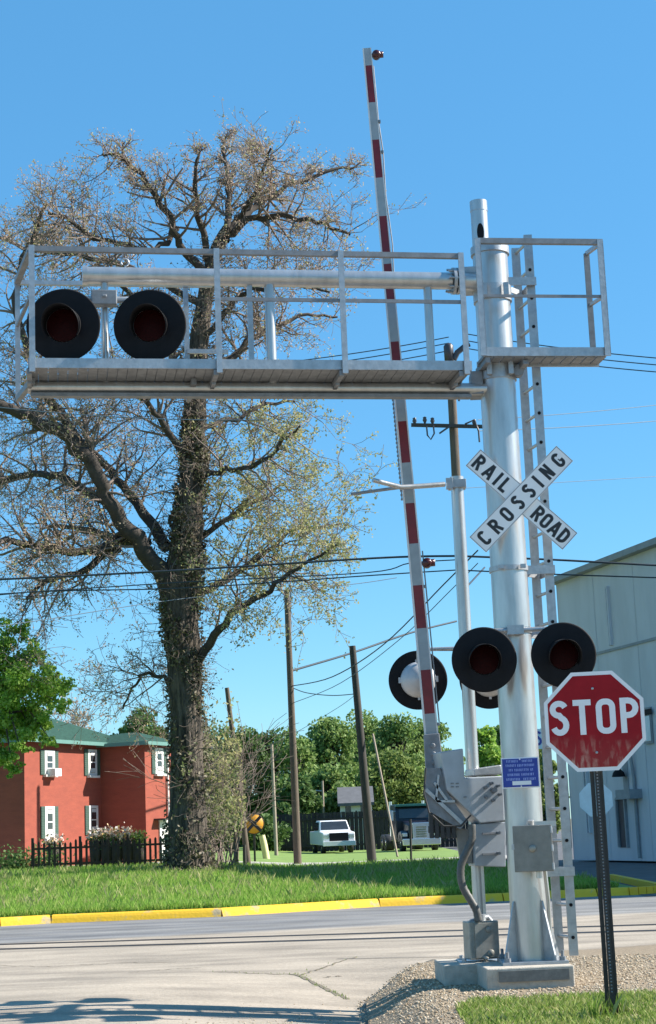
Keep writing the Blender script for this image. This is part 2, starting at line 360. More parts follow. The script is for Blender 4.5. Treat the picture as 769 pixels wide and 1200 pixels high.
# ------------------------------------------------------------------ lettering (stroke letters like road signs)
def arc(cx, cy, rx, ry, a0, a1, n=12):
    return [(cx+rx*math.cos(rad(a0+(a1-a0)*i/n)), cy+ry*math.sin(rad(a0+(a1-a0)*i/n))) for i in range(n+1)]
def glyph(ch, w, t):
    h = t; r = w-t
    if ch == 'S':
        return [(arc(w/2, .745, w/2-t, .255-t, 20, 270, 14)+arc(w/2, .49/2+t/2+.01, w/2-t, .49/2-t/2+.01, 90, -160, 14)[1:], 0)]
    if ch == 'T': return [([(w/2, 0), (w/2, 1-2*t)], 0), ([(0, 1-t), (w, 1-t)], 0)]
    if ch == 'O':
        k = .42*(w-2*t)
        return [(arc(w-t-k, 1-t-k, k, k, 0, 90, 6)+arc(t+k, 1-t-k, k, k, 90, 180, 6)+arc(t+k, t+k, k, k, 180, 270, 6)+arc(w-t-k, t+k, k, k, 270, 360, 6), 1)]
    if ch in 'PR':
        b = .25-t/2
        l = [([(t, 0), (t, 1)], 0), ([(2*t, 1-t), (r-b, 1-t)]+arc(r-b, 1-t-b, b, b, 90, -90, 8)[1:]+[(2*t, 1-t-2*b)], 0)]
        if ch == 'R': l.append(([(w*.52, .52-t*.6), (r+t*.1, 0)], 0))
        return l
    if ch == 'A': return [([(t*.9, 0), (w/2-t*.15, 1)], 0), ([(w-t*.9, 0), (w/2+t*.15, 1)], 0), ([(w*.26, .30), (w*.74, .30)], 0)]
    if ch == 'I': return [([(w/2, 0), (w/2, 1)], 0)]
    if ch == 'L': return [([(t, 0), (t, 1)], 0), ([(2*t, t), (w, t)], 0)]
    if ch in 'CG':
        k = w/2-t
        p = arc(w/2, 1-t-k, k, k, 15, 180, 10)+arc(w/2, t+k, k, k, 180, 345 if ch == 'C' else 360, 10)
        if ch == 'G': return [(p+[(r, .46)], 0), ([(w*.52, .46-t*0), (r-t, .46)], 0)]
        return [(p, 0)]
    if ch == 'N': return [([(t, 0), (t, 1)], 0), ([(r, 0), (r, 1)], 0), ([(t*1.3, 1-t*.3), (r-t*.3, t*.3)], 0)]
    if ch == 'D':
        k = .45*w
        return [([(t, 0), (t, 1)], 0), ([(2*t, 1-t), (r-k, 1-t)]+arc(r-k, 1-t-k, k, k, 90, 0, 6)[1:]+arc(r-k, t+k, k, k, 0, -90, 6)+[(2*t, t)], 0)]
    return []
def ribbon(mb, pts, closed, hw, place, depth, back, mi=0):
    n = len(pts); L = []; R = []
    for i in range(n):
        p = V(pts[i]).to_2d() if False else V((pts[i][0], pts[i][1]))
        a = V(pts[(i-1) % n]) if (closed or i > 0) else None
        b = V(pts[(i+1) % n]) if (closed or i < n-1) else None
        d1 = (p-a).normalized() if a is not None and (p-a).length > 1e-6 else None
        d2 = (b-p).normalized() if b is not None and (b-p).length > 1e-6 else None
        d1 = d1 or d2; d2 = d2 or d1
        t = (d1+d2)
        t = t.normalized() if t.length > 1e-6 else d1
        nn = V((-t.y, t.x)); k = 1/max(.55, nn.dot(V((-d1.y, d1.x))))
        L.append(p+nn*hw*k); R.append(p-nn*hw*k)
    m = n if closed else n-1
    vs = [place(q, depth) for q in L]+[place(q, depth) for q in R]+[place(q, back) for q in L]+[place(q, back) for q in R]
    fs = []
    for i in range(m):
        j = (i+1) % n
        fs += [(i, j, n+j, n+i), (i, 2*n+i, 2*n+j, j), (n+i, n+j, 3*n+j, 3*n+i)]
    if not closed: fs += [(0, n, 3*n, 2*n), (n-1, 3*n-1, 4*n-1, 2*n-1)]
    mb.add(vs, fs, mi)
WID = dict(S=.56, T=.54, O=.58, P=.55, R=.58, A=.66, I=.2, L=.48, C=.56, N=.58, G=.58, D=.57)
def text(mb, s, org, u, v, n, H, gap, t=.085, wscale=1.0, d0=.003, spread=None):
    """centred text: org centre point, u right, v up, n outwards"""
    ws = [WID[c]*wscale if c != ' ' else .35 for c in s]
    tot = sum(ws)+gap*(len(s)-1)
    if spread: gap += (spread/H-tot)/(len(s)-1); tot = spread/H
    x = -tot/2; k = 0
    for c, w in zip(s, ws):
        for pts, cl in glyph(c, w, t):
            dd = d0+k*0.0003; k = (k+1) % 3
            ribbon(mb, pts, cl, t, lambda q, dpt, x=x: org+u*((q.x+x)*H)+v*((q.y-.5)*H)+n*dpt, dd, -0.0005)
        x += w+gap

# ================================================================== SETTING
def zroad(x, y):
    s = 1-smooth(18.5, 23, y)
    return s*(-0.11*math.exp(-((x-0.5)/1.0)**2)+0.09*smooth(-0.6, -2.6, x) if x < 0.5 else -0.11*math.exp(-((x-0.5)/1.5)**2))
def zverge(x, y):
    return .15+.32*smooth(44, 66, y)*smooth(-1, -7, x)

# far terrain sheet
mb = MB(); mb.add([(-1500, -60, -.35), (1500, -60, -.35), (1500, 3000, -.35), (-1500, 3000, -.35)], [(0, 1, 2, 3)])
kind(obj('ground', mb, 'soil'), 'structure')

# kerb line of the street beyond the rails
kpx = [(-260, 1096.5), (0, 1085.5), (60, 1082), (260, 1074), (445, 1062.5), (590, 1056), (700, 1050.5), (738, 1049)]
KER = [gr(x, y, 0) for x, y in kpx]
kdir = (KER[1]-KER[0]).normalized()
KER = [KER[0]-kdir*60]+KER
def kerby(x):
    for a, b in zip(KER, KER[1:]):
        if x <= b.x: break
    t = (x-a.x)/(b.x-a.x); return a.y+(b.y-a.y)*t

# street surface as a fine sheet
mb = MB(); xs = np.concatenate([[-70, -45, -30, -20, -14], np.linspace(-10, 10, 56), [14, 20, 30, 45, 70]])
ys = np.concatenate([[-15, -5, 3, 7], np.linspace(9, 25, 44), [27, 31, 36]])
for y in ys:
    for x in xs:
        yy = y if y < 36 else max(36, kerby(min(x, KER[-1].x))+.3 if x < KER[-1].x else KER[-1].y+40)
        mb.v.append((x, yy, zroad(x, y)))
nx = len(xs)
for j in range(len(ys)-1):
    for i in range(nx-1):
        mb.f.append((j*nx+i, j*nx+i+1, (j+1)*nx+i+1, (j+1)*nx+i)); mb.mi.append(0); mb.sm.append(True)
kind(obj('street', mb, 'road', origin=(0, 0, 0)), 'structure')

# rails sunk in the paving: two rails, each a dark flangeway strip
for (p, q, w) in (((0, 1107), (769, 1083.5), .14), ((0, 1112.5), (769, 1090.5), .17), ((395, 1123.5), (769, 1115.5), .035)):
    a = gr(*p, .004); b = gr(*q, .004); d = (b-a).normalized(); c = V((-d.y, d.x, 0))
    a = a-d*(40 if w > .05 else 0); b = b+d*40
    mb = MB(); mb.add([a-c*w/2, b-c*w/2, b+c*w/2, a+c*w/2], [(0, 1, 2, 3)])
    if w > .05:
        mb.bar(a+c*(w*.5+.04)+Z3*.001, b+c*(w*.5+.04)+Z3*.001, .06, .006)
        kind(obj('railway_track', mb, 'rail'), 'structure')
    else: kind(obj('paving_joint', mb, 'rail'), 'structure')
# cracks in the paving with weeds
def crack(pxs, w, seed):
    rr = random.Random(seed); P = []
    for (x0, y0), (x1, y1) in zip(pxs, pxs[1:]):
        for k in range(10):
            t = k/10; g = gr(x0+(x1-x0)*t+rr.uniform(-2, 2), y0+(y1-y0)*t+rr.uniform(-.6, .6), 0); P.append(V((g.x, g.y, zroad(g.x, g.y)+.006)))
    L = []; R = []
    for i, p in enumerate(P):
        d = (P[min(i+1, len(P)-1)]-P[max(i-1, 0)]); d.z = 0; d.normalize(); c = V((-d.y, d.x, 0)); ww = w*rr.uniform(.3, 1.2)
        L.append(p+c*ww/2); R.append(p-c*ww/2)
    mb = MB(); n = len(P); mb.add(L+R, [(i, n+i, n+i+1, i+1) for i in range(n-1)]); return mb, P
CR = []
for i, (px, w) in enumerate((([(250, 1141), (300, 1141), (352, 1141)], .04), ([(352, 1141), (385, 1131), (420, 1121)], .03),
                             ([(345, 1140), (380, 1152), (408, 1162)], .06), ([(380, 1142), (402, 1139)], .03), ([(0, 1132), (60, 1133), (130, 1129), (215, 1128)], .03),
                             ([(150, 1142), (200, 1137), (240, 1134)], .03))):
    mb, P = crack(px, w, i); CR += [(p, i) for p in P]
    kind(obj('pavement_crack', mb, 'crack'), 'structure')

# verge beyond the kerb
mb = MB(); xs = np.concatenate([[-400, -120, -66, -50, -35, -25], np.linspace(-18, KER[-1].x+.2, 50)])
fr = np.concatenate([np.linspace(0, 1, 30)**1.4, [1.5, 3, 8, 20]])
for f in fr:
    for x in xs:
        y0 = kerby(x)+.14; y = y0+(90-y0)*f
        mb.v.append((x, y, zverge(x, y)))
nx = len(xs)
for j in range(len(fr)-1):
    for i in range(nx-1):
        mb.f.append((j*nx+i, j*nx+i+1, (j+1)*nx+i+1, (j+1)*nx+i)); mb.mi.append(0); mb.sm.append(True)
kind(obj('grass_verge', mb, 'turf', origin=(0, 0, 0)), 'structure')
# driveway of the white building, right of the verge, plus ground under and behind it
e = KER[-1]
mb = MB(); mb.add([(e.x+.2, e.y-1.0, .01), (60, e.y-3, .01), (140, 200, .14), (e.x+.2+0, 200, .14)], [(0, 1, 2, 3)])
kind(obj('driveway', mb, 'drive'), 'structure')
# gravel lane far behind the verge
mb = MB(); mb.add([(-16, 73, .49), (7.3, 76, .16), (7.3, 80, .16), (-16, 77.5, .49)], [(0, 1, 2, 3)])
mb.v = [(x, y, zverge(x, y)+.02) for x in np.linspace(-40, 7.3, 30) for y in (70.5, 76.5)]
mb.f = [(2*i, 2*i+2, 2*i+3, 2*i+1) for i in range(29)]; mb.mi = [0]*29; mb.sm = [False]*29
kind(obj('lane', mb, 'lane', origin=(0, 0, 0)), 'structure')

# kerb: one continuous stone line with joints, yellow paint
mb = MB(); H = .165
for a, b in zip(KER, KER[1:]):
    d = (b-a); L = d.length; d.normalize(); c = V((-d.y, d.x, 0)); n = max(1, int(L/3.0))
    for k in range(n):
        p = a+d*(L*k/n+.012); q = a+d*(L*(k+1)/n-.012)
        prof = [(-.05, 0), (.0, H*.55), (.035, H-.03), (.065, H-.008), (.10, H), (.19, H), (.19, 0)]
        A = [p+c*u+Z3*h for u, h in prof]; B = [q+c*u+Z3*h for u, h in prof]; m_ = len(prof)
        mb.add(A+B, [(i, i+m_, i+1+m_, i+1) for i in range(m_-1)]+[tuple(range(m_)), tuple(range(2*m_-1, m_-1, -1))])
# the kerb end: rounds back into the driveway
a = KER[-1]; P = []
for k in range(9):
    t = k/8; P.append(a+V((.9*math.sin(t*1.57), .9*(1-math.cos(t*1.57)), 0)))
P.append(P[-1]+V((.1, 8, 0)))
for p, q in zip(P, P[1:]):
    mb.bar(p+Z3*H/2, q+Z3*H/2, .16, H)
kind(obj('kerb', mb, 'kerbyellow'), 'structure')

# near corner: raised gravel bed and turf
pad_px = [(300, 1206), (410, 1164), (455, 1151), (505, 1133), (585, 1126), (700, 1120), (800, 1112)]
PAD = [gr(x, y, .06) for x, y in pad_px]
PADL = PAD[1:]
def zpad(x, y):
    # rises from the paving at its left edge to 0.16 by the mast
    d = x-(.25+.0*(y-14)); t = smooth(0.0, .8, x-.02*(16-y))
    return (1-t)*(zroad(x, y)+.012)+t*.16
mb = MB(); xs = np.linspace(.18, 7, 60); ysn = np.linspace(0, 1, 40)
def padfront(x): return 10.8
def padback(x):
    for p, q in zip(PAD, PAD[1:]):
        if p.x <= x <= q.x: return p.y+(q.y-p.y)*(x-p.x)/(q.x-p.x)
    return PAD[-1].y
for f in ysn:
    for x in xs:
        yb = padback(x)-.02*math.sin(x*23); y = padfront(x)+(yb-padfront(x))*f
        z = zpad(x, y)
        if f > .985: z = zroad(x, y)-.02
        mb.v.append((x, y, z))
nx = len(xs)
for j in range(len(ysn)-1):
    for i in range(nx-1):
        mb.f.append((j*nx+i, j*nx+i+1, (j+1)*nx+i+1, (j+1)*nx+i)); mb.mi.append(0); mb.sm.append(True)
kind(obj('gravel_bed', mb, 'gravel', origin=(0, 0, 0)), 'structure')

# loose stones
def stones(n, region, smin, smax, name):
    ico = [(0, 0, 1), (.89, 0, .45), (.28, .85, .45), (-.72, .53, .45), (-.72, -.53, .45), (.28, -.85, .45), (.72, .53, -.45), (-.28, .85, -.45), (-.89, 0, -.45), (-.28, -.85, -.45), (.72, -.53, -.45), (0, 0, -1)]
    fc = [(0, 1, 2), (0, 2, 3), (0, 3, 4), (0, 4, 5), (0, 5, 1), (1, 6, 2), (2, 7, 3), (3, 8, 4), (4, 9, 5), (5, 10, 1), (6, 7, 2), (7, 8, 3), (8, 9, 4), (9, 10, 5), (10, 6, 1), (11, 7, 6), (11, 8, 7), (11, 9, 8), (11, 10, 9), (11, 6, 10)]
    mb = MB()
    for _ in range(n):
        p = region()
        if p is None: continue
        s_ = random.uniform(smin, smax)*random.choice((.6, .8, 1, 1)); a = random.random()*6.28; e1 = random.uniform(.6, 1); e2 = random.uniform(.4, .8)
        vs = [(p[0]+s_*(x*math.cos(a)-y*e1*math.sin(a)), p[1]+s_*(x*math.sin(a)+y*e1*math.cos(a)), p[2]+s_*.25+s_*z*e2) for x, y, z in [tuple(c*random.uniform(.8, 1.15) for c in q) for q in ico]]
        mb.add(vs, fc)
    return kind(obj(name, mb, 'stone'), 'stuff')
def reg():
    x = random.uniform(.1, 4.6); y = random.uniform(12.5, 19.5)
    if y > padback(max(x, .18)): return None
    if x < .45 and random.random() < .4: return None
    return (x, y, zpad(x, y))
tag(stones(21000, reg, .006, .018, 'gravel'), 'loose pebbles scattered over the gravel bed around the signal footing', 'gravel')
def reg2():
    x = random.gauss(-.1, .7); y = random.gauss(14.9, .9)
    return (x, y, zroad(x, y)) if x < .5 else None
tag(stones(3000, reg2, .003, .012, 'road_grit'), 'thin scatter of grit strewn over the paving beside the gravel', 'grit')

# near turf corner (polygon in plan) and its kerb stone
turf_px = [(518, 1188), (560, 1170), (610, 1158), (690, 1152), (800, 1150)]
TUR = [gr(x, y, .17) for x, y in turf_px]
def turfback(x):
    if x < TUR[0].x: return None
    for p, q in zip(TUR, TUR[1:]):
        if p.x <= x <= q.x: return p.y+(q.y-p.y)*(x-p.x)/(q.x-p.x)
    return TUR[-1].y
def blades(pts, hmin, hmax, wid, lean=.5):
    n = len(pts); P = np.array(pts); a = RNG.uniform(0, 6.283, n); h = RNG.uniform(hmin, hmax, n)*RNG.uniform(.6, 1, n)
    if hasattr(wid, '__len__'): wd = wid
    else: wd = np.full(n, wid)*RNG.uniform(.6, 1.3, n)
    side = np.stack([np.cos(a), np.sin(a), np.zeros(n)], 1)*wd[:, None]/2
    la = RNG.uniform(0, 6.283, n); ln = (h*RNG.uniform(0, lean, n))
    tip = P+np.stack([np.cos(la)*ln, np.sin(la)*ln, h], 1)
    mid = P+np.stack([np.cos(la)*ln*.3, np.sin(la)*ln*.3, h*.55], 1)
    vs = np.empty((n, 4, 3)); vs[:, 0] = P-side; vs[:, 1] = mid+side*.2-side*.9; vs[:, 1] = P+side; vs[:, 2] = mid+side*.8; vs[:, 3] = tip
    return vs.reshape(-1, 3)
pts = []
while len(pts) < 42000:
    x = random.uniform(.9, 4.2); y = random.uniform(11.6, 15.2); tb = turfback(x)
    if tb is None or y > tb+random.gauss(0, .05): continue
    if y < 12.2 and random.random() < .5: continue
    nz = math.sin(x*7.1+1.3*y)*math.sin(y*5.3-x*2)
    if nz < -.55 and random.random() < .6: continue
    pts.append((x, y, zpad(x, y)-.005))
tag(kind(cloudobj('grass', blades(pts, .03, .085, .008, .9), 'grassnear'), 'stuff'), 'short green turf on the near corner around the stop sign post', 'grass')
pts = [(x+random.gauss(0, .05), y+random.gauss(0, .05), zpad(x, y)) for x, y in [(2.0, 13.62)]*60+[(2.12, 13.6)]*40+[(1.9, 13.4)]*30]
tag(kind(cloudobj('grass_tuft', blades(pts, .1, .24, .009, .6), 'grassnear'), 'stuff'), 'taller grass tuft at the foot of the black stop sign post', 'grass')
# weeds in the pavement cracks
pts = [(p.x+random.gauss(0, .03), p.y+random.gauss(0, .03), p.z) for p, i in CR if i in (0, 1, 2) for _ in range(5 if i == 2 else 1)]
tag(kind(cloudobj('crack_weeds', blades(pts, .01, .035, .01, .9), 'grassnear'), 'stuff'), 'sparse weeds growing in the paving cracks left of the gravel', 'weeds')

# kerb stone at the bottom edge, worn yellow
a = gr(470, 1198, .0); b = gr(520, 1188.5, .05)
mb = MB(); P = [gr(474, 1204, -.06), gr(490, 1197, -.03), gr(518, 1195, .0), gr(545, 1202, .04), gr(580, 1214, .06)]
mb.tube(P, .07, 10); kind(obj('corner_kerb', mb, 'kerbworn'), 'structure')

# verge grass: tall and uneven
pts = []; wd = []
while len(pts) < 170000:
    x = random.uniform(-16.5, 8.2); u = random.random()
    y0 = kerby(min(x, KER[-1].x)) + .25
    y = y0+(u**1.6)*34
    if abs(x) > .215*y+.6: continue
    if x > KER[-1].x-.2: continue
    if x > 5.4 and y > y0+7.5+2*math.sin(x*3): continue
    if 70.5 < y < 76.5: continue
    if math.sin(x*.9+y*.35)+math.sin(x*2.3-y*.8)+random.gauss(0, .7) < -1.5: continue
    pts.append((x, y, zverge(x, y)-.02)); wd.append(.009+.0004*(y-30))
P = np.array(pts); hv = .5+.5*np.sin(P[:, 0]*1.7+np.sin(P[:, 1]*.9)*2)*np.sin(P[:, 1]*.55+P[:, 0]*.6)
g1 = blades(pts, .08, .26, np.array(wd)*RNG.uniform(.6, 1.4, len(wd)), .5)
tag(kind(cloudobj('tall_grass', g1, 'grass'), 'stuff'), 'tall bright green grass on the verge behind the yellow kerb', 'grass')
pts = []
for _ in range(900):
    x = random.uniform(-14, 8); y = kerby(min(x, KER[-1].x))+random.uniform(2, 30)
    if abs(x) > .215*y or x > KER[-1].x-.4 or (x > 5.2 and y > 46): continue
    for _ in range(14): pts.append((x+random.gauss(0, .12), y+random.gauss(0, .12), zverge(x, y)))
tag(kind(cloudobj('weeds', blades(pts, .14, .40, .013, .7), 'weed'), 'stuff'), 'taller seeding weeds standing out of the verge grass', 'weeds')

# ================================================================== CROSSING SIGNAL (mast, arm, walkway, ladder, lights)
YM = 16.6
mbot = at(619, 1128, YM); mtop = at(578.5, 292, YM)
MX = (mbot.x+mtop.x)/2; MC = V((MX, YM, 0)); zb = mbot.z; R_M = .185
sig = thing('crossing_signal', 'silver railroad signal mast with overhead walkway arm, ladder, crossbuck and flashing lights', 'crossing signal', (MX, YM, zb))
mb = MB(); z1 = mtop.z
mb.tube([MC+Z3*zb, MC+Z3*(zb+2.6), MC+Z3*(zb+5.2), MC+Z3*z1], [R_M, R_M*.99, R_M*.98, R_M*.97], 40)
obj('mast', mb, 'alu', sig)
z2 = at(571, 237, YM).z; so_ = V((-.09, -.02, 0))
mb = MB(); mb.tube([MC+so_+Z3*(z1+.002), MC+so_+Z3*(z2-.11)], .087, 28); mb.tube([MC+so_+Z3*(z2-.11), MC+so_+Z3*z2], .091, 28)
mt = obj('mast_extension', mb, 'alu', sig)
mb = MB(); c = MC+so_+Z3*(z2-.36)
# hand hole in the extension
hp = []
for k in range(16):
    t = k/16*2*math.pi; hp.append(c+V((.036*math.cos(t), 0, .095*math.sin(t)*(1.15 if math.sin(t) < 0 else 1)))+V((-.004, -.093, 0)))
mb.prism(hp, (0, .02, 0)); obj('hand_hole', mb, 'black', mt)
mb = MB(); mb.tube([MC+Z3*(z1-.07), MC+Z3*(z1+.012)], R_M+.014, 36); obj('mast_cap', mb, 'galv', sig)
mb = MB(); mb.box(MC+Z3*(zb+.015), (.62, .62, .03)); obj('base_plate', mb, 'galv', sig, bev=.004)
for a in (35, 125, 215, 305):
    d = V((math.cos(rad(a)), math.sin(rad(a)), 0)); s_ = V((-d.y, d.x, 0))*.009; b0 = MC+Z3*(zb+.031)
    mb = MB(); mb.prism([b0+d*(R_M-.01)-s_, b0+d*(R_M+.15)-s_, b0+d*(R_M+.15)+Z3*.05-s_, b0+d*(R_M+.012)+Z3*.55-s_, b0+d*(R_M-.01)+Z3*.55-s_], s_*2); obj('gusset', mb, 'galv', sig)
    mb = MB(); p = MC+V((.26 if d.x > 0 else -.26, .26 if d.y > 0 else -.26, zb+.031))
    mb.tube([p, p+Z3*.09], .016, 8); mb.tube([p+Z3*.0, p+Z3*.035], .032, 6, sm=False); obj('anchor_bolt', mb, 'galvdark', sig)
# clamp bands on the mast
for (y, h) in ((346, .16), (436, .20), (741, .05), (668, .05)):
    z = at(585, y, YM).z
    mb = MB(); mb.tube([MC+Z3*(z-h/2), MC+Z3*(z+h/2)], R_M+.012, 36)
    mb.box(MC+V((-.1, -R_M-.03, z)), (.05, .05, h*.8)); mb.box(MC+V((.12, -R_M-.02, z)), (.05, .05, h*.8))
    obj('clamp_band', mb, 'galv', sig)

# walkway
A = at(38, 430, 15.3); zf = A.z; B = gr(546, 433, zf)
u = V((B.x-A.x, B.y-A.y, 0)); LW = u.length; u.normalize(); v = V((-u.y, u.x, 0)); WW = .56; WF = .95; SX = -.15
zt = at(36, 293, 15.3).z
def par(px, py, z, off=0.0):     # distance along the walkway where photo column px falls (line shifted by off along v)
    n = v; p = V((A.x, A.y, z))+v*off
    q = onplane(px, py, p, n); return (q-V((A.x, A.y, z))).dot(u)
def wp(s, o, z): return V((A.x, A.y, 0))+u*s+v*o+Z3*z
mb = MB(); nb = 46; sp = (LW+.1)/nb
for k in range(nb): mb.bar(wp(-.04+sp*k+sp*.5, .0, zf), wp(-.04+sp*k+sp*.5, WW, zf), sp*.95, .03)
obj('grating', mb, 'galvdark', sig)
mb = MB(); mb.bar(wp(-.04, -.012, zf+.035), wp(LW+.06, -.012, zf+.035), .02, .095)
mb.bar(wp(-.04, WW+.012, zf+.035), wp(LW+.06, WW+.012, zf+.035), .02, .095)
obj('toe_board', mb, 'galv', sig)
ps = [0.0, par(257, 437, zf), par(404, 437, zf), LW]
rl = MB(); rl.bar(wp(0, -.03, zt), wp(LW, -.03, zt), .05, .05)
rail = obj('railing', rl, 'galvdark', sig)  # shade under the top rail is put into its darker colour
for i, s_ in enumerate(ps):
    mb = MB(); mb.bar(wp(s_, -.052, zf-.06), wp(s_, -.052, zt+.03), .055, .02, up=v)
    mb.bar(wp(s_+.022, -.035, zf-.06), wp(s_+.022, -.035, zt-.03), .012, .05, up=v)
    obj('post', mb, 'galv', rail)
zm = at(257, 357, 15.75).z
mb = MB(); mb.bar(wp(ps[1], -.03, zm), wp(LW, -.03, zm), .02, .035); obj('mid_rail', mb, 'galvdark', rail)
rl = MB(); sf = par(232, 343, zt, WF)
rl.bar(wp(SX, WF+.03, zt-.0), wp(sf+.15, WF+.03, zt-.0), .045, .045)
rail2 = obj('railing', rl, 'galv', sig)
for s_ in (SX, par(219, 380, zt-.5, WF)):
    mb = MB(); mb.bar(wp(s_, WF+.05, zf-.05), wp(s_, WF+.05, zt+.02), .05, .03, up=v); obj('post', mb, 'galv', rail2)
    mb = MB(); mb.bar(wp(max(s_, 0), .3, zf-.05), wp(s_, WF+.05, zf-.05), .05, .06); obj('outrigger', mb, 'galvdark', rail2)
mb = MB(); s_ = par(219, 380, zt-.5, WF); mb.bar(wp(s_, WF+.03, zf+.45), wp(s_+.42, WF+.03, zf+.45), .03, .045); obj('mid_rail', mb, 'galv', rail2)
rl = MB(); rl.bar(wp(-.01, 0, zt), wp(SX, WF, zt), .06, .05); rail3 = obj('end_rail', rl, 'galvdark', sig)
mb = MB(); mb.bar(wp(-.01, 0, zt-.46), wp(SX, WF, zt-.46), .03, .035); obj('mid_rail', mb, 'galvdark', rail3)
# lower chord, cross beams, upper pipe, truss posts
OFF = .47
zl = onplane(300, 455, wp(0, OFF, 0), v).z
mb = MB(); mb.tube([wp(-.05, OFF, zl), wp(LW+.45, OFF, zl)], .062, 20); obj('lower_chord', mb, 'alu', sig)
mb = MB(); mb.bar(wp(-.02, OFF-.02, zl-.085), wp(LW+.15, OFF-.02, zl-.085), .10, .035); obj('lower_flange', mb, 'galvdark', sig)
for s_ in ps[:3]+[LW-.02]:
    mb = MB(); s2 = s_-.03
    mb.bar(wp(s2, -.03, zf-.05), wp(s2-.0, WW+.05, zf-.05), .05, .055)
    mb.bar(wp(s2, .22, zf-.08), wp(s2, OFF, zl+.0), .04, .05); obj('cross_beam', mb, 'galvdark', sig, bev=.004)
zp = onplane(300, 326, wp(0, OFF, 0), v).z; RP = .088
s0 = par(99, 325, zp, OFF)
mb = MB(); mb.tube([wp(s0, OFF, zp), wp(LW+.02, OFF, zp)], RP, 24); mb.tube([wp(s0-.02, OFF, zp), wp(s0+.03, OFF, zp)], RP+.012, 24); pipe = obj('upper_pipe', mb, 'alu', sig)
mb = MB(); e_ = wp(s0+.40, OFF, zp+RP)
ring = [e_+V((0, 0, .0))+u*.0+Z3*.02]; rr = [e_+Z3*.055+(u*math.cos(t)+Z3*math.sin(t))*.038 for t in np.linspace(-1.57, 3.9, 14)]
mb.tube([e_-Z3*.01]+rr, .010, 8); obj('lifting_eye', mb, 'galv', pipe)
mb = MB()
for d in (0, .045): mb.tube([wp(LW+.03+d, OFF, zp), wp(LW+.06+d, OFF, zp)], RP+.05, 24)
for k in range(8):
    t = k*math.pi/4; q = wp(LW-.02, OFF, zp)+(v*math.cos(t)+Z3*math.sin(t))*(RP+.03); mb.tube([q, q+u*.16], .013, 6)
obj('pipe_flange', mb, 'galv', sig)
# stub from the flange to the mast
sm_ = (MC-V((A.x, A.y, 0))).dot(u); om = (MC-V((A.x, A.y, 0))).dot(v)
mb = MB(); mb.tube([wp(LW+.1, OFF, zp), wp(sm_-.02, OFF+(om-OFF)*.55, zp)], RP+.012, 20)
obj('arm_stub', mb, 'alu', sig); mb = MB(); mb.tube([wp(LW+.4, OFF, zl), wp(sm_-.05, om, zl)], .062, 16)
mb.box(wp(sm_, om, zl)+V((-.22, 0, .06)), (.12, .26, .24)); obj('arm_bracket', mb, 'galvdark', sig, bev=.005)
obj('mast_bracket', MB().box(wp(sm_, om, zp)+V((-.22, 0, .03)), (.16, .24, .24)), 'galv', sig, bev=.005)
for (px, w, nm) in ((293.5, .05, 'truss_post'), (317, .10, 'truss_post'), (503, .085, 'truss_post'), (123, .075, 'light_hanger')):
    s_ = par(px, 375, zp-.4, OFF); mb = MB()
    if w > .06: mb.tube([wp(s_, OFF, zl), wp(s_, OFF, zp-RP*.8)], w/2, 14)
    else: mb.bar(wp(s_, OFF, zl), wp(s_, OFF, zp-RP*.9), w, w, up=v)
    hang = obj(nm, mb, 'alu' if w > .06 else 'galv', sig)
jb = onplane(122, 350, wp(0, OFF-.1, 0), v)
mb = MB(); mb.box(jb, (.25, .12, .15), u=u)
mb.bar(jb-u*.24-Z3*.02, jb+u*.24-Z3*.02, .05, .035); mb.box(jb-v*.09, (.05, .02, .03), u=u)
obj('junction_box', mb, 'galvdark', sig, bev=.03)

def flasher(c, r, n, parent, back=False, lens_r=None):
    """round black background, hood and red lens; the part itself is the housing behind"""
    c = V(c); n = V(n).normalized(); lr = lens_r or r*.47
    mb = MB()
    mb.lathe(c-n*.012, -n, [(lr*1.28, 0), (lr*1.28, .06), (lr*1.22, .10), (lr*.9, .17), (lr*.45, .21), (0, .22)], 36)
    x = n.cross(Z3).normalized()
    mb.obox(c-n*.05+Z3*lr*1.30, (x, n, Z3), (.022, .03, .022)); mb.obox(c-n*.05-Z3*lr*1.30, (x, n, Z3), (.012, .02, .022))
    for s_ in (-1, 1): mb.obox(c-n*.06+x*s_*lr*1.30, (x, n, Z3), (.018, .03, .03))
    h = obj('flashing_light', mb, 'dome', parent)
    mb = MB(); mb.lathe(c, n, [(lr, -.004), (r-.012, -.004), (r, .0), (r, .012), (r-.012, .016), (lr, .016)], 64); obj('backplate', mb, 'black', h)
    mb = MB(); mb.lathe(c, n, [(0, .030), (lr*.5, .022), (lr*.95, .008)], 36); obj('lens', mb, 'lens', h)
    # hood: a tube open at the bottom
    mb = MB(); up = Z3-n*n.z; up.normalize(); nseg = 34; ring = []
    vs = []; L = .30
    for k in range(nseg+1):
        t = rad(-35+250*k/nseg); d = x*math.cos(t)+up*math.sin(t); ln = L*(.45+.55*max(0, math.sin(t)*.7+.3))
        for (rr_, dd) in ((lr*1.04, .014), (lr*1.06, ln), (lr*1.03, ln), (lr*1.01, .014)): vs.append(c+d*rr_+n*dd-up*(.03 if dd > .1 else 0))
    fs = [(4*k+j, 4*k+(j+1) % 4, 4*k+4+(j+1) % 4, 4*k+4+j) for k in range(nseg) for j in range(4)]
    mb.add(vs, fs, 0, True); obj('hood', mb, 'black', h)
    return h
nface = (V((0, -1, 0))+V((0, 0, -.03))).normalized()
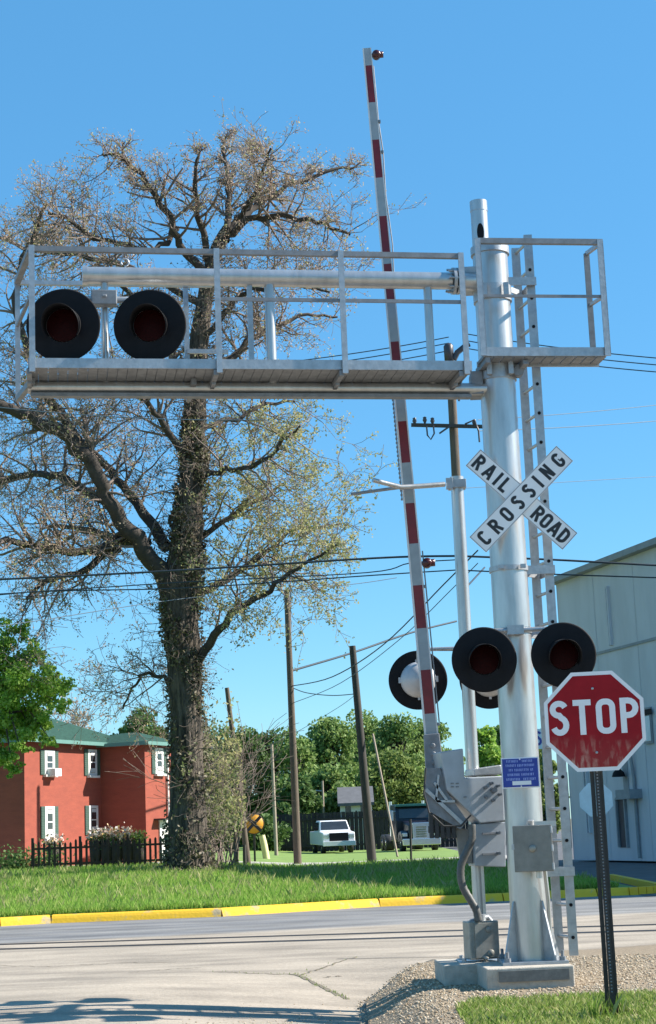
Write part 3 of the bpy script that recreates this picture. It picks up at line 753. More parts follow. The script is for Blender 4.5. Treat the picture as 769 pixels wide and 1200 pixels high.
for (px, py, r) in ((74.5, 381.5, 45.5), (176, 381.5, 44.5)):
    c = onplane(px, py, wp(0, .2, 0), v); flasher(c, r*c.y/FPX, (-.03, -1, -.06), sig)
    mb = MB(); mb.tube([c+V((0, .18, .0)), V((c.x, c.y+.18, jb.z)), jb], .024, 10); obj('light_bracket', mb, 'galv', sig)
for (px, py) in ((567.5, 773), (660.5, 767.5)):
    c = at(px, py, YM-.42); flasher(c, 38.2*c.y/FPX, (-.02, -1, -.02), sig)
for (px, py) in ((490, 797), (573, 796)):
    c = at(px, py, YM+1.15); flasher(c, 34.5*c.y/FPX, (0, 1, .02), sig)
zx = at(620, 741, YM).z
mb = MB(); a = at(567, 741, YM-.25); b = at(662, 741, YM-.25)
mb.tube([V((a.x, YM-.25, zx)), V((b.x, YM-.25, zx))], .024, 12); mb.box(V((MX, YM-.25, zx)), (.16, .09, .09))
mb.tube([V((a.x, YM-.25, zx)), V((a.x, YM-.3, zx-.22))], .024, 10); mb.tube([V((b.x, YM-.25, zx)), V((b.x, YM-.3, zx-.18))], .024, 10)
obj('light_crossarm', mb, 'galv', sig); mb = MB(); a2 = at(490, 762, YM+.9); b2 = at(575, 762, YM+.9); zx2 = a2.z
mb.tube([V((a2.x, YM+.86, zx2)), V((MX, YM+.86, zx2))], .02, 12); mb.tube([V((a2.x, YM+.86, zx2)), V((a2.x, YM+1.0, zx2-.12))], .02, 10)
obj('light_crossarm', mb, 'galv', sig)
obj('crossarm_hub', MB().box(V((MX, YM+.52, zx2)), (.10, .74, .10)), 'galv', sig, bev=.006)

# right platform in front of the mast
PA = at(566, 416, YM-.42); zpf = PA.z; PB = gr(711, 416, zpf); zpt = at(566, 283, YM-.42).z
pu = V((PB.x-PA.x, PB.y-PA.y, 0)); PL = pu.length; pu.normalize(); pv = V((-pu.y, pu.x, 0)); PW = .27
def pp(s, o, z): return V((PA.x, PA.y, 0))+pu*s+pv*o+Z3*z
mb = MB(); nb = 12
for k in range(nb): mb.bar(pp(PL*(k+.5)/nb, 0, zpf-.01), pp(PL*(k+.5)/nb, PW, zpf-.01), PL/nb*.85, .03)
obj('platform_grating', mb, 'galvdark', sig)
mb = MB(); mb.bar(pp(0, -.012, zpf+.03), pp(PL, -.012, zpf+.03), .02, .09); mb.bar(pp(.0, PW, zpf-.02), pp(PL-.0, PW, zpf-.02), .03, .05); obj('platform_toe_board', mb, 'galv', sig)
mb = MB(); mb.bar(pp(0, -.02, zpt), pp(PL+.03, -.02, zpt), .05, .055); r4 = obj('railing', mb, 'galvdark', sig)  # platform top rail: underside shade painted in by the darker metal
mb = MB(); zmm = at(640, 345, YM-.4).z; mb.bar(pp(0, -.02, zmm), pp(PL, -.02, zmm), .02, .028); obj('mid_rail', mb, 'galvdark', r4)
for s_ in (0.0, PL):
    mb = MB(); mb.bar(pp(s_, -.045, zpf-.02), pp(s_, -.045, zpt+.02), .06, .02, up=pv); mb.bar(pp(s_+.025, -.03, zpf-.0), pp(s_+.025, -.03, zpt-.0), .012, .05, up=pv); obj('post', mb, 'galv', r4)
mb = MB(); mb.bar(pp(PL-.05, PW, zpf), pp(PL-.05, PW, zpt-.02), .055, .03, up=pv); obj('post', mb, 'galvdark', r4)
mb = MB(); mb.bar(pp(PL-.05, PW, zpt-.02), pp(PL, 0, zpt-.02), .03, .04); obj('return_rail', mb, 'galv', r4); mb = MB(); mb.bar(pp(PL-.05, PW, zmm), pp(PL, 0, zmm), .03, .03); obj('return_rail', mb, 'galv', r4)
mb = MB(); mb.bar(pp(.05, -.0, zpf-.05), pp(.05, .45, zpf-.05), .05, .06); obj('platform_bracket', mb, 'galvdark', sig, bev=.004); mb = MB(); mb.bar(pp(.45, .05, zpf-.055), V((MX+.2, YM, zpf-.1)), .06, .05)
mb.tube([V((MX+.2, YM-.19, zpf-.11)), V((MX+.2, YM-.08, zpf-.11))], .055, 14)
obj('platform_bracket', mb, 'galvdark', sig, bev=.004)

# ladder
lr0 = at(668.5, 1120, YM+.02); lr1 = at(622.5, 275, YM+.02); LXr = (lr0.x+lr1.x)/2
ll0 = at(653, 1112, YM+.36); LXl = ((ll0.x)+at(606.5, 285, YM+.36).x)/2
zlb, zlt = lr0.z, lr1.z
lad = MB()
for (x, y, zt_) in ((LXr, YM+.02, zlt), (LXl, YM+.36, zlt-.02)):
    lad.box(V((x, y, (zlb+zt_)/2)), (.085, .012, zt_-zlb)); lad.box(V((x-.037, y+.02, (zlb+zt_)/2)), (.010, .04, zt_-zlb)); lad.box(V((x+.037, y+.02, (zlb+zt_)/2)), (.010, .04, zt_-zlb))
ladder = obj('ladder', lad, 'galv', sig)
z = zlb+.17
while z < zlt-.05:
    mb = MB(); mb.tube([V((LXr, YM+.02, z)), V((LXl, YM+.36, z))], .017, 8); obj('rung', mb, 'galv', ladder)
    mb = MB(); mb.tube([V((LXr, YM+.004, z)), V((LXr, YM+.014, z))], .017, 10); obj('bolt', mb, 'black', ladder)
    z += .305
for y in (330, 668, 741, 1022):
    z = at(640, y, YM).z
    mb = MB(); mb.bar(V((MX+R_M*.7, YM-.06, z)), V((LXr+.05, YM-.03, z)), .02, .085 if y != 741 else .05); mb.bar(V((MX+R_M*.7, YM+.12, z)), V((LXl, YM+.34, z)), .02, .06)
    mb.bar(V((LXr+.045, YM-.03, z)), V((LXl+.05, YM+.38, z)), .015, .07); obj('ladder_bracket', mb, 'galv', sig)
# conduit down the right of the mast
mb = MB(); zc0 = at(615, 1112, YM).z; zc1 = at(610, 1000, YM).z
mb.tube([V((MX+.1, YM-.22, zc1)), V((MX+.15, YM-.2, zc1-.15)), V((MX+.17, YM-.16, (zc0+zc1)/2)), V((MX+.17, YM-.14, zc0))], .02, 10); obj('conduit', mb, 'alu', sig)

# control box on the mast
c = at(624, 994, YM-.32); w_, h_ = 43*c.y/FPX, 51*c.y/FPX; bu = V((math.cos(rad(-6)), math.sin(rad(-6)), 0)); bn = V((bu.y, -bu.x, 0))
mb = MB(); mb.box(c, (w_, .20, h_), u=bu); jbx = obj('control_box', mb, 'jbox', sig, bev=.01)
mb = MB(); mb.box(c+bn*.108+bu*.006, (w_*1.03, .016, h_*1.02), u=bu); d_ = obj('box_door', mb, 'jbox', jbx, bev=.006)
mb = MB(); mb.lathe(c+bn*.117, bn, [(.035, 0), (.035, .012), (.025, .02), (0, .02)], 20); obj('door_lock', mb, 'basebox', jbx)
mb = MB(); mb.box(c+bn*.11-bu*(w_*.5+.004)+Z3*.02, (.025, .03, .05), u=bu)
for k in (-.4, .0, .4): mb.tube([c+bn*.11+bu*(w_*.52)+Z3*(h_*k-.03), c+bn*.11+bu*(w_*.52)+Z3*(h_*k+.03)], .012, 8)
obj('box_latch', mb, 'galv', jbx)
mb = MB(); mb.tube([c+Z3*h_*.45, c+Z3*(h_*.5+.05)+bn*.02], .03, 12); obj('box_hub', mb, 'alu', jbx); mb = MB(); mb.tube([c-Z3*h_*.45+bu*.05, c-Z3*(h_*.5+.07)+bu*.05], .028, 12); obj('box_hub', mb, 'alu', jbx); obj('box_strap', MB().bar(c-bn*.1+Z3*h_*.53, c-bn*.1+Z3*h_*.53+bu*.24, .03, .05), 'alu', jbx)

# blue notice plate
c = at(610, 905.5, YM-.23); w_, h_ = 43.5*c.y/FPX, 35*c.y/FPX
bu = V((1, -.03, 0)).normalized(); bn = V((bu.y, -bu.x, 0))
mb = MB(); mb.box(c, (w_, .006, h_), u=bu); ns = obj('notice_plate', mb, 'white', sig)
mb = MB(); mb.box(c+bn*.005, (w_-.022, .006, h_-.022), u=bu); obj('plate_face', mb, 'blue', ns)
mb = MB()
rows = [(.38, .25, [(-.40, -.05), (.06, .38)]), (.24, .3, [(-.43, -.14), (-.08, .40)]), (.09, .3, [(-.34, -.22), (-.18, .18), (.21, .23), (.30, .40)]), (-.06, .3, [(-.38, -.03), (.03, .40)]), (-.21, .3, [(-.42, -.02), (.08, .45)])]
for (yy, hh, words) in rows:
    mb = MB()
    for (x0, x1) in words:
        x = x0
        while x < x1-.01:
            lw = random.choice((.022, .028, .032)); st = random.randint(0, 2)
            q = c+bu*((x+lw/2)*w_*.9)+Z3*(yy*h_)+bn*.0084; hh_ = .075*h_
            if st == 0: mb.box(q-bu*lw*.3*w_, (.004, .001, hh_), u=bu); mb.box(q+bu*lw*.3*w_, (.004, .001, hh_), u=bu)
            elif st == 1: mb.box(q, (.005, .001, hh_), u=bu); mb.box(q+Z3*hh_*.42+bn*.0002, (lw*w_*.9, .001, .004), u=bu)
            else:
                mb.box(q-bu*lw*.3*w_, (.005, .001, hh_), u=bu)
                for kz in (-.4, 0, .4): mb.box(q+Z3*hh_*kz+bn*.0002, (lw*w_*.9, .001, .004), u=bu)
            x += lw+.018
    obj('text_line', mb, 'bluetext', ns)
mb = MB(); mb.box(c+bn*.0085-Z3*h_*.335+bu*.02*w_, (w_*.5, .002, h_*.13), u=bu); mb.box(c+bn*.0085+Z3*h_*.44, (.012, .004, .012), u=bu); mb.box(c+bn*.0085-Z3*h_*.44, (.012, .004, .012), u=bu); nb_ = obj('number_strip', mb, 'white', ns)

# crossbuck
C0 = at(611, 585, YM-.26); cu = V((1, -.02, 0)).normalized(); cn = V((cu.y, -cu.x, 0))
kx = C0.y/FPX
xb = MB(); xb.box(C0+V((0, .05, 0)), (.12, .05, .2)); cb = obj('crossbuck_sign', xb, 'galv', sig)
for (ang, words, off, nm) in ((44, [('CROSSING', 0)], .016, 'blade'), (-44.5, [('RAIL', -1), ('ROAD', 1)], 0.0, 'blade')):
    d = (cu*math.cos(rad(ang))+Z3*math.sin(rad(ang))); p = (-cu*math.sin(rad(ang))+Z3*math.cos(rad(ang)))
    L = 1.27; Wd = .225; cc = C0+cn*off
    mb = MB(); mb.obox(cc, (d, p, cn), (L/2, Wd/2, .003)); bl = obj(nm, mb, 'white', cb, bev=.0)
    mb = MB()      # thin dark edge line
    for s_ in (-1, 1):
        mb.obox(cc+p*s_*(Wd/2-.006)+cn*.0036, (d, p, cn), (L/2-.003, .003, .0006)); mb.obox(cc+d*s_*(L/2-.006)+cn*.0038, (d, p, cn), (.003, Wd/2-.004, .0006))
    obj('edge_line', mb, 'galvdark', bl)
    for (wd, sd) in words:
        mb = MB()
        if wd == 'CROSSING': text(mb, wd, cc, d, p, cn, .158, .2, .10, 1.0, .0045, spread=L*.92)
        else: text(mb, wd, cc+d*sd*(L*.305), d, p, cn, .158, .15, .10, 1.0, .0045, spread=L*.335)
        obj('lettering', mb, 'ink', bl)

# footings
def footing(px0, px1, py0, py1, Yn, dep, label, panel=False):
    a = at(px0, py0, Yn); b = at(px1, py1, Yn); z1_, z0_ = a.z, at(px0, py1, Yn).z-.12
    mb = MB(); mb.box(V(((a.x+b.x)/2, Yn+dep/2, (z0_+z1_)/2)), (b.x-a.x, dep, z1_-z0_), u=(1, .06))
    o = obj('concrete_footing', mb, 'footing', bev=.012); tag(o, label, 'footing')
    return a, b, z1_
a, b, zz = footing(566, 671, 1135.5, 1156, YM-.52, 1.05, 'square concrete footing under the silver signal mast')
f0 = bpy.data.objects['concrete_footing']
mb = MB(); mb.box(V(((a.x+b.x)/2+.06, YM-.53, zz-.075)), ((b.x-a.x)*.80, .02, .10), u=(1, .06)); obj('steel_form', mb, 'footdark', f0)

# ================================================================== CROSSING GATE
YG = 17.15
gb = at(561, 1128, YG); gate = thing('crossing_gate', 'raised red and white striped crossing gate on a grey mechanism beside the mast', 'crossing gate', (gb.x, YG, gb.z))
tp = at(430, 57, YG+.05); bp_ = at(508, 886, YG+.05); ax = (tp-bp_); AL = ax.length; ax.normalize()
sx = ax.cross(V((0, -1, 0))).normalized(); fn = sx.cross(ax).normalized()
if fn.y > 0: fn = -fn
def armpt(y):
    t = (y-57)/(886-57); return tp.lerp(bp_, t), (11.0+5.5*t)*YG/FPX/2
bnd = [57, 79, 125.5, 172, 219, 266, 312, 324, 370, 417, 463.5, 510.5, 558.5, 605, 651, 698, 746, 792, 840, 872]
mb = MB()
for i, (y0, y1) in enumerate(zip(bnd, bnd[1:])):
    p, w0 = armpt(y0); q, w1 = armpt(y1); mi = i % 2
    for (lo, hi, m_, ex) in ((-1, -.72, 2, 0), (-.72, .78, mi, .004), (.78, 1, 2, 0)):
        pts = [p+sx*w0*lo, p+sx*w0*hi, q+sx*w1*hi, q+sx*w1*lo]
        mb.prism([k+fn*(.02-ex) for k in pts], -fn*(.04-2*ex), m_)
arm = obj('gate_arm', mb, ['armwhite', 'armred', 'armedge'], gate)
def armlamp(y, side, r):
    p, w = armpt(y); c = p+sx*(w+r*1.05)*side
    mb = MB(); mb.lathe(c-fn*r*1.2, fn, [(0, 0), (r*.7, .01), (r, r*.5), (r, r*1.9), (r*.7, r*2.4), (0, r*2.45)], 20)
    mb.bar(p+sx*w*.6*side, c, .03, .03); mb.lathe(c+sx*r*1.0+fn*.0, sx, [(r*.75, -.02), (r*.75, r*.6), (0, r*.65)], 16)
    obj('gate_lamp', mb, 'lampred', arm)
for (y, r) in ((66, .047), (344, .05), (674, .052)): armlamp(y, 1 if sx.x > 0 else -1, r)
# cable along the arm, beaded lower down
sd = 1 if sx.x > 0 else -1
mb = MB(); P = []
for y in (80, 150, 188, 240, 300, 344): p, w = armpt(y); P.append(p+sx*sd*(w+.012+.012*math.sin(y*.07))+fn*.01)
mb.tube(P, .007, 6); P = []
for y in range(470, 601, 10): p, w = armpt(y); P.append(p-sx*sd*(w+.012)+fn*.01)
mb.tube(P, .006, 6)
for y in range(470, 601, 5): p, w = armpt(y); q = p-sx*sd*(w+.014)+fn*.01; mb.box(q, (.02, .02, .02))
P = []
for y in (660, 690, 740, 800, 850): p, w = armpt(y); P.append(p+sx*sd*(w+.02)+fn*.01)
mb.tube(P, .007, 6)
for y in (150, 188, 345, 700, 852):
    p, w = armpt(y); mb.box(p+sx*sd*(w+.008)+fn*.01, (.03, .035, .03))
obj('arm_cable', mb, 'galvdark', arm)
# arm butt and counterweight frame
mb = MB(); p, w = armpt(862); q, w2 = armpt(905)
mb.prism([p-sx*w*1.1+fn*.05, p+sx*w*1.1+fn*.05, q+sx*w2*1.3+fn*.05, q-sx*w2*1.3+fn*.05], -fn*.1)
for y in (875, 884, 893): k, w = armpt(y); mb.lathe(k+fn*.05, fn, [(.028, 0), (.028, .02), (0, .02)], 8)
obj('arm_adapter', mb, 'galvdark', gate, bev=.008)
YF = YG-.22
def gp(x, y, o=0): return at(x, y, YF+o)
mb = MB()
for p, q, w in (((499, 925), (543, 966), .035), ((509, 917), (524, 938), .025), ((511, 939), (533, 939), .022), ((514, 908), (511, 938), .02)): mb.bar(gp(*p, -.02), gp(*q, -.02), .03, w)
obj('counterweight_arm', mb, 'galv', gate)
mb = MB(); mb.prism([gp(*k) for k in ((498, 900), (516, 900), (524, 928), (548, 962), (540, 972), (502, 950), (497, 925))], V((0, .05, 0)))
obj('arm_plate', mb, 'galvdark', gate)
mb = MB()
for k in range(5): a_ = gp(505+k*6.5, 962, .1); mb.box(a_, (.04, .12, .34))
mb.bar(gp(502, 972, .1), gp(534, 972, .1), .06, .07); obj('counterweight', mb, 'rubber', gate, bev=.005)
gu = V((.93, .22, 0)).normalized(); gnv = V((-gu.y, gu.x, 0))
def onface(x, y): return onplane(x, y, at(550, 930, YG-.22), gnv)
mb = MB(); poly = [onface(*k) for k in ((516, 881), (543, 877), (545, 911), (590, 909), (592, 962), (563, 965), (524, 926))]
mb.prism(poly, gnv*.30); mech = obj('mechanism_housing', mb, 'boxgrey', gate, bev=.012)
mb = MB()
for (x, y, r) in ((575, 918, .018), (568, 923, .018), (583, 921, .016), (585, 931, .016), (577, 938, .018), (569, 934, .016), (578, 926, .034)):
    q = onface(x, y); mb.tube([q, q-gnv*.065], r*.75, 8); mb.tube([q-gnv*.0, q-gnv*.02], r, 6, sm=False)
obj('housing_bolts', mb, 'galvdark', mech)
mb = MB()
for (x, y) in ((530, 918), (536, 922), (530, 922), (536, 918), (545, 934)): q = onface(x, y); mb.box(q-gnv*.004, (.03, .008, .012), u=gu)
obj('housing_mark', mb, 'galvdark', mech)
mb = MB(); mb.prism([onface(*k)+gnv*.02 for k in ((556, 901), (588, 896), (590, 907), (556, 909))], gnv*.3); obj('housing_lid', mb, 'galv', gate, bev=.01)
mb = MB(); mb.prism([onface(*k)+gnv*.03 for k in ((557, 966), (594, 963), (594, 1016), (558, 1015))], gnv*.22); bx2 = obj('terminal_box', mb, 'boxgrey', gate, bev=.008)
mb = MB()
for y in (976, 1000): q = onface(584, y)+gnv*.03; q2 = onface(566, y+1)+gnv*.03; mb.bar(q-gnv*.012, q2-gnv*.012, .02, .018); mb.tube([q, q-gnv*.07], .016, 8)
obj('box_hinge', mb, 'galvdark', bx2)
mb = MB(); mb.prism([gp(*k, .1) for k in ((533, 970), (553, 972), (554, 1012), (540, 1012))], V((0, .1, 0))); obj('mounting_plate', mb, 'jbox', gate, bev=.005)
# gate mast, lower post, bracket fork
g0 = at(560, 1122, YG+.1); gx = at(560.5, 1040, YG+.1).x
mb = MB(); mb.tube([V((gx, YG+.1, g0.z)), V((gx, YG+.1, at(557, 955, YG+.1).z))], .062, 18)
mb.box(V((gx+.045, YG+.04, at(560, 1040, YG).z)), (.03, .03, 1.2)); obj('lower_post', mb, 'alu', gate)
YU = YG+.12; u0 = at(551, 908, YU); u1 = at(538.5, 560, YU); ux = (u0.x+u1.x)/2
mb = MB(); mb.tube([V((ux, YU, u0.z-.3)), V((ux, YU, u1.z))], .066, 22); mb.tube([V((ux, YU, u1.z-.03)), V((ux, YU, u1.z+.01))], .072, 22); obj('upper_post', mb, 'alu', gate)
zb_ = at(535, 568, YU).z
mb = MB(); mb.box(V((ux, YU-.0, zb_)), (.18, .17, .09)); mb.bar(V((ux-.05, YU-.07, zb_+.0)), V((ux-.12, YU-.07, zb_)), .04, .12)
obj('post_clamp', mb, 'galv', gate, bev=.004)
mb = MB(); mb.tube([at(521, 567.5, YU-.1), at(495, 569.5, YU-.2), at(470, 571, YU-.27), at(437, 562.5, YU-.42)], [.027, .027, .027, .024], 10)
fk = obj('arm_keeper', mb, 'alu', gate)
mb = MB(); mb.tube([at(475, 570.5, YU-.22), at(455, 573, YU+.1), at(412, 579, YU+.35)], .018, 10); obj('keeper_prong', mb, 'galvdark', fk)
# base box and hose
mb = MB(); c = at(564, 1101, YG-.15); mb.box(c, (35*c.y/FPX, .22, 42*c.y/FPX), u=gu); bb = obj('base_box', mb, 'basebox', gate, bev=.012)
mb = MB(); mb.box(c-gnv*.118+gu*.02, (.24, .02, .33), u=gu)
for k in ((.04, .10), (.05, -.12)): mb.lathe(c-gnv*.12+gu*k[0]+Z3*k[1], -gnv, [(.032, 0), (.03, .03), (0, .035)], 14)
mb.tube([c-gnv*.1-Z3*.15-gu*.02, c-gnv*.16-Z3*.17, c-gnv*.1-Z3*.19], .02, 8); obj('box_cover', mb, 'basebox', bb, bev=.005)
mb = MB(); mb.tube([c+Z3*.18, c+Z3*.24], .06, 14); mb.tube([c+Z3*.17-gu*.1, c+Z3*.21+gu*.08, c+Z3*.12+gu*.15], .028, 10); obj('box_collar', mb, 'galv', bb)
hs_ = [at(x, y, YG-.28) for x, y in ((553, 966), (553, 982), (548, 996), (541, 1012), (540, 1026), (543, 1040), (551, 1054), (558, 1066), (561, 1079))]
mb = MB(); P = []
for i in range(len(hs_)-1):
    p0, p1, p2, p3 = hs_[max(i-1, 0)], hs_[i], hs_[i+1], hs_[min(i+2, len(hs_)-1)]
    for k in range(5):
        t = k/5; P.append(.5*((2*p1)+(p2-p0)*t+(2*p0-5*p1+4*p2-p3)*t*t+(3*p1-p0-3*p2+p3)*t**3))
P.append(hs_[-1]); mb.tube(P, [.036+.004*(i % 2) for i in range(len(P))], 12); obj('conduit_hose', mb, 'hose', gate)
mb = MB(); P = [at(x, y, YG-.35) for x, y in ((499, 900), (497, 930), (503, 952), (520, 968), (540, 968), (552, 955))]; mb.tube(P, .009, 8); obj('cable', mb, 'rubber', gate)
mb = MB(); bpz = at(560, 1124, YG).z
for dx, dy in ((-.2, -.2), (.2, -.2), (-.2, .2), (.2, .2)): mb.tube([V((gx+dx, YG-.02+dy, bpz-.05)), V((gx+dx, YG-.02+dy, bpz+.03))], .022, 8); mb.tube([V((gx+dx, YG-.02+dy, bpz-.02)), V((gx+dx, YG-.02+dy, bpz+.0))], .042, 6, sm=False)
mb.box(V((gx, YG-.02, bpz-.02)), (.5, .5, .03)); obj('base_flange', mb, 'galv', gate)
footing(517, 591, 1131.5, 1141, YG-.42, .8, 'low concrete footing under the striped crossing gate')

# ================================================================== STOP SIGN
YS = 13.6
pb = at(717.5, 1170, YS); pt = at(699.5, 905, YS); PX = (pb.x+pt.x)/2
stop = thing('stop_sign', 'weathered red STOP sign on a black perforated post in the near grass', 'stop sign', (PX, YS, pb.z))
ss = at(697, 845, YS-.045)
su = V((math.cos(rad(-9)), math.sin(rad(-9)), 0)); su = V((math.cos(rad(8)), -math.sin(rad(8)), 0)); sn = V((su.y, -su.x, 0))
ap = 57.3*YS/FPX
def octa(r, o): return [ss+su*(r/math.cos(math.pi/8)*math.cos(math.pi/8+k*math.pi/4))+Z3*(r/math.cos(math.pi/8)*math.sin(math.pi/8+k*math.pi/4))+sn*o for k in range(8)]
mb = MB(); mb.prism(octa(ap, 0), sn*.004); sf_ = obj('sign_border', mb, 'white', stop)
mb = MB(); mb.prism(octa(ap-.030, .0045), sn*.0012); obj('sign_face', mb, 'stop', stop, origin=ss)
mb = MB(); text(mb, 'STOP', ss+Z3*.035-su*.0, su, Z3, sn, .28, .13, .084, .95, .008, spread=.705); obj('lettering', mb, 'white', stop)
mb = MB(); mb.lathe(ss+sn*.006+Z3*.26, sn, [(.011, 0), (.011, .003), (0, .004)], 8); mb.lathe(ss+sn*.006-Z3*.25, sn, [(.011, 0), (.011, .003), (0, .004)], 8); obj('sign_bolt', mb, 'galv', stop)
# U channel post with holes shown by small dark plugs
pz0, pz1 = pb.z-.35, ss.z+.3
mb = MB(); hw = .022
mb.box(V((PX, YS-.008, (pz0+pz1)/2)), (.04, .006, pz1-pz0), u=su)
for s_ in (-1, 1):
    mb.box(V((PX, YS, (pz0+pz1)/2))+su*s_*.022+V((0, .012, 0)), (.006, .04, pz1-pz0), u=su); mb.box(V((PX, YS+.03, (pz0+pz1)/2))+su*s_*.036, (.03, .006, pz1-pz0), u=su)
post = obj('post', mb, 'blackpost', stop)
mb = MB(); z = pz0+.4
while z < ss.z-.3:
    mb.lathe(V((PX, YS-.0115, z)), sn, [(.0075, 0), (.0075, .001), (0, .001)], 8); z += .0254*1.0
mb_ = obj('post_holes', mb, 'galvdark', post)
mb_['kind'] = 'thing'; del mb_['kind']

# ================================================================== BUILDINGS
# --- white building on the right
b0 = at(652, 684, 66); zr_ = b0.z; b1 = gr(769, 640, zr_)
wu = V((b1.x-b0.x, b1.y-b0.y, 0)).normalized(); wn = V((wu.y, -wu.x, 0))
if wn.y > 0: wn = -wn
LB = 30; b0g = V((b0.x, b0.y, .1))
bld = thing('white_building', 'tall white sided industrial building with a narrow window slot, in shade', 'building', b0g)
mb = MB(); e0 = b0g; e1 = b0g+wu*LB
dirs = -wn*22
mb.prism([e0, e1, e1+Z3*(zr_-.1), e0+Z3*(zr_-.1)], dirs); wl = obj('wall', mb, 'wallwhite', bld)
mb = MB(); k = 0
while k < LB:
    q = e0+wu*(k+.02)+wn*.015; mb.bar(q, q+Z3*(zr_-.12), .02, .004, up=wn); k += 3.4
obj('siding_ribs', mb, 'wallwhite', wl)
mb = MB(); mb.bar(e0+Z3*(zr_-.02)+wn*.1-wu*.2, e1+Z3*(zr_-.02)+wn*.1, .5, .22); mb.bar(e0-wn*0+Z3*(zr_+.0)-wu*.1, e0-wn*22+Z3*zr_-wu*.1, .3, .2); obj('roof_edge', mb, 'walltrim', bld)
def ow(x, y, o=0): return onplane(x, y, b0g+wn*o, wn)
p = ow(703, 765); q = ow(769, 748.5); z_ = (p.z+q.z)/2
mb = MB(); mb.bar(V((e0.x, e0.y, z_))+wn*.03, V((e1.x, e1.y, z_))+wn*.03, .03, .10); obj('wall_seam', mb, 'walltrim', bld)
def rect(name, x0, y0, x1, y1, m, o=.03, th=.06, frame=None):
    a_ = ow(x0, y0, o); b_ = ow(x1, y1, o); p0 = a_; p1 = V((b_.x, b_.y, a_.z)); 
    mb = MB(); mb.prism([V((p0.x, p0.y, b_.z)), V((p1.x, p1.y, b_.z)), p1, p0], -wn*th); o_ = obj(name, mb, m, bld)
    if frame:
        mb = MB(); c0, c1 = V((p0.x, p0.y, b_.z))+wn*.02, V((p1.x, p1.y, b_.z))+wn*.02; d0, d1 = p0+wn*.02, p1+wn*.02
        for s_, t_ in ((c0, d0), (d0, d1), (d1, c1)): mb.bar(s_, t_, .08, .12, up=wn)
        obj('frame', mb, frame, o_)
    return o_
rect('window', 711, 689, 717.5, 756, 'walldark', frame='wallwhite')
rect('window', 684, 884, 693, 976, 'walldark', frame='wallwhite')
rect('door', 723, 936, 737, 993, 'walldark', frame='walltrim')
rect('door_hood', 721, 926, 738, 936, 'walltrim', o=.5, th=.5)
rect('recess', 728, 882, 737, 926, 'walltrim', o=.03)
rect('door', 663, 905, 669, 994, 'walldark', frame='walltrim')
l_ = ow(725, 907, .3); mb = MB(); mb.lathe(l_, (0, 0, 1), [(.25, -.1), (.2, .05), (.06, .2), (0, .22)], 14); obj('wall_lamp', mb, 'black', bld)
a_ = ow(742, 900, .08); mb = MB(); mb.tube([V((a_.x, a_.y, .2)), V((a_.x, a_.y, 3.0)), V((a_.x-.1, a_.y, 4.2))], .06, 8); obj('downpipe', mb, 'walltrim', bld)
a_, b_ = ow(752, 830, .05), ow(764.5, 873, .05)
nb2 = rect('notice_board', 752, 830, 764.5, 871, 'walltrim', o=.08)
mb = MB(); a_, b_ = ow(753.5, 840, .1), ow(763, 868, .1)
mb.prism([V((a_.x, a_.y, b_.z)), b_, V((b_.x, b_.y, a_.z)), a_], -wn*.01); obj('notice_sheet', mb, 'oct', nb2)
mb = MB(); a_, b_ = ow(753, 832, .1), ow(763.5, 837, .1); mb.prism([V((a_.x, a_.y, b_.z)), b_, V((b_.x, b_.y, a_.z)), a_], -wn*.01); obj('notice_header', mb, 'black', nb2)
# hanging pale sign with a blue letter S, seen between mast and ladder
c = at(631.5, 866, 48); q = .0244*1.0
sb = thing('banner_sign', 'small pale sign with a blue letter S seen between the mast and its ladder', 'sign', V((c.x, c.y, .1)))
mb = MB(); w_ = 15*48/FPX; h_ = 23*48/FPX; mb.box(c, (w_, .05, h_)); obj('sign_panel', mb, 'oct', sb)
mb = MB(); text(mb, 'S', c+V((-.02, -.03, .02)), X3, Z3, V((0, -1, 0)), h_*.72, .1, .08, .9, .006); obj('lettering', mb, 'blue', sb)
mb = MB(); mb.tube([V((c.x+.12, 48.08, .05)), V((c.x+.12, 48.08, c.z+.3))], .045, 10); obj('post', mb, 'walltrim', sb)

# --- back of a stop sign across the street
c = at(698.5, 937, 42); ob = thing('road_sign', 'bare silver back of an octagonal road sign across the street', 'road sign', V((c.x, c.y, .12)))
r_ = 19*42/FPX
mb = MB(); mb.prism([c+V((r_/math.cos(math.pi/8)*math.cos(math.pi/8+k*math.pi/4), 0, r_/math.cos(math.pi/8)*math.sin(math.pi/8+k*math.pi/4))) for k in range(8)], V((0, -.02, 0))); obj('sign_panel', mb, 'oct', ob)
mb = MB(); mb.bar(V((c.x, c.y+.05, .1)), V((c.x, c.y+.05, c.z+.35)), .05, .05, up=(0, 1, 0)); obj('post', mb, 'blackpost', ob)

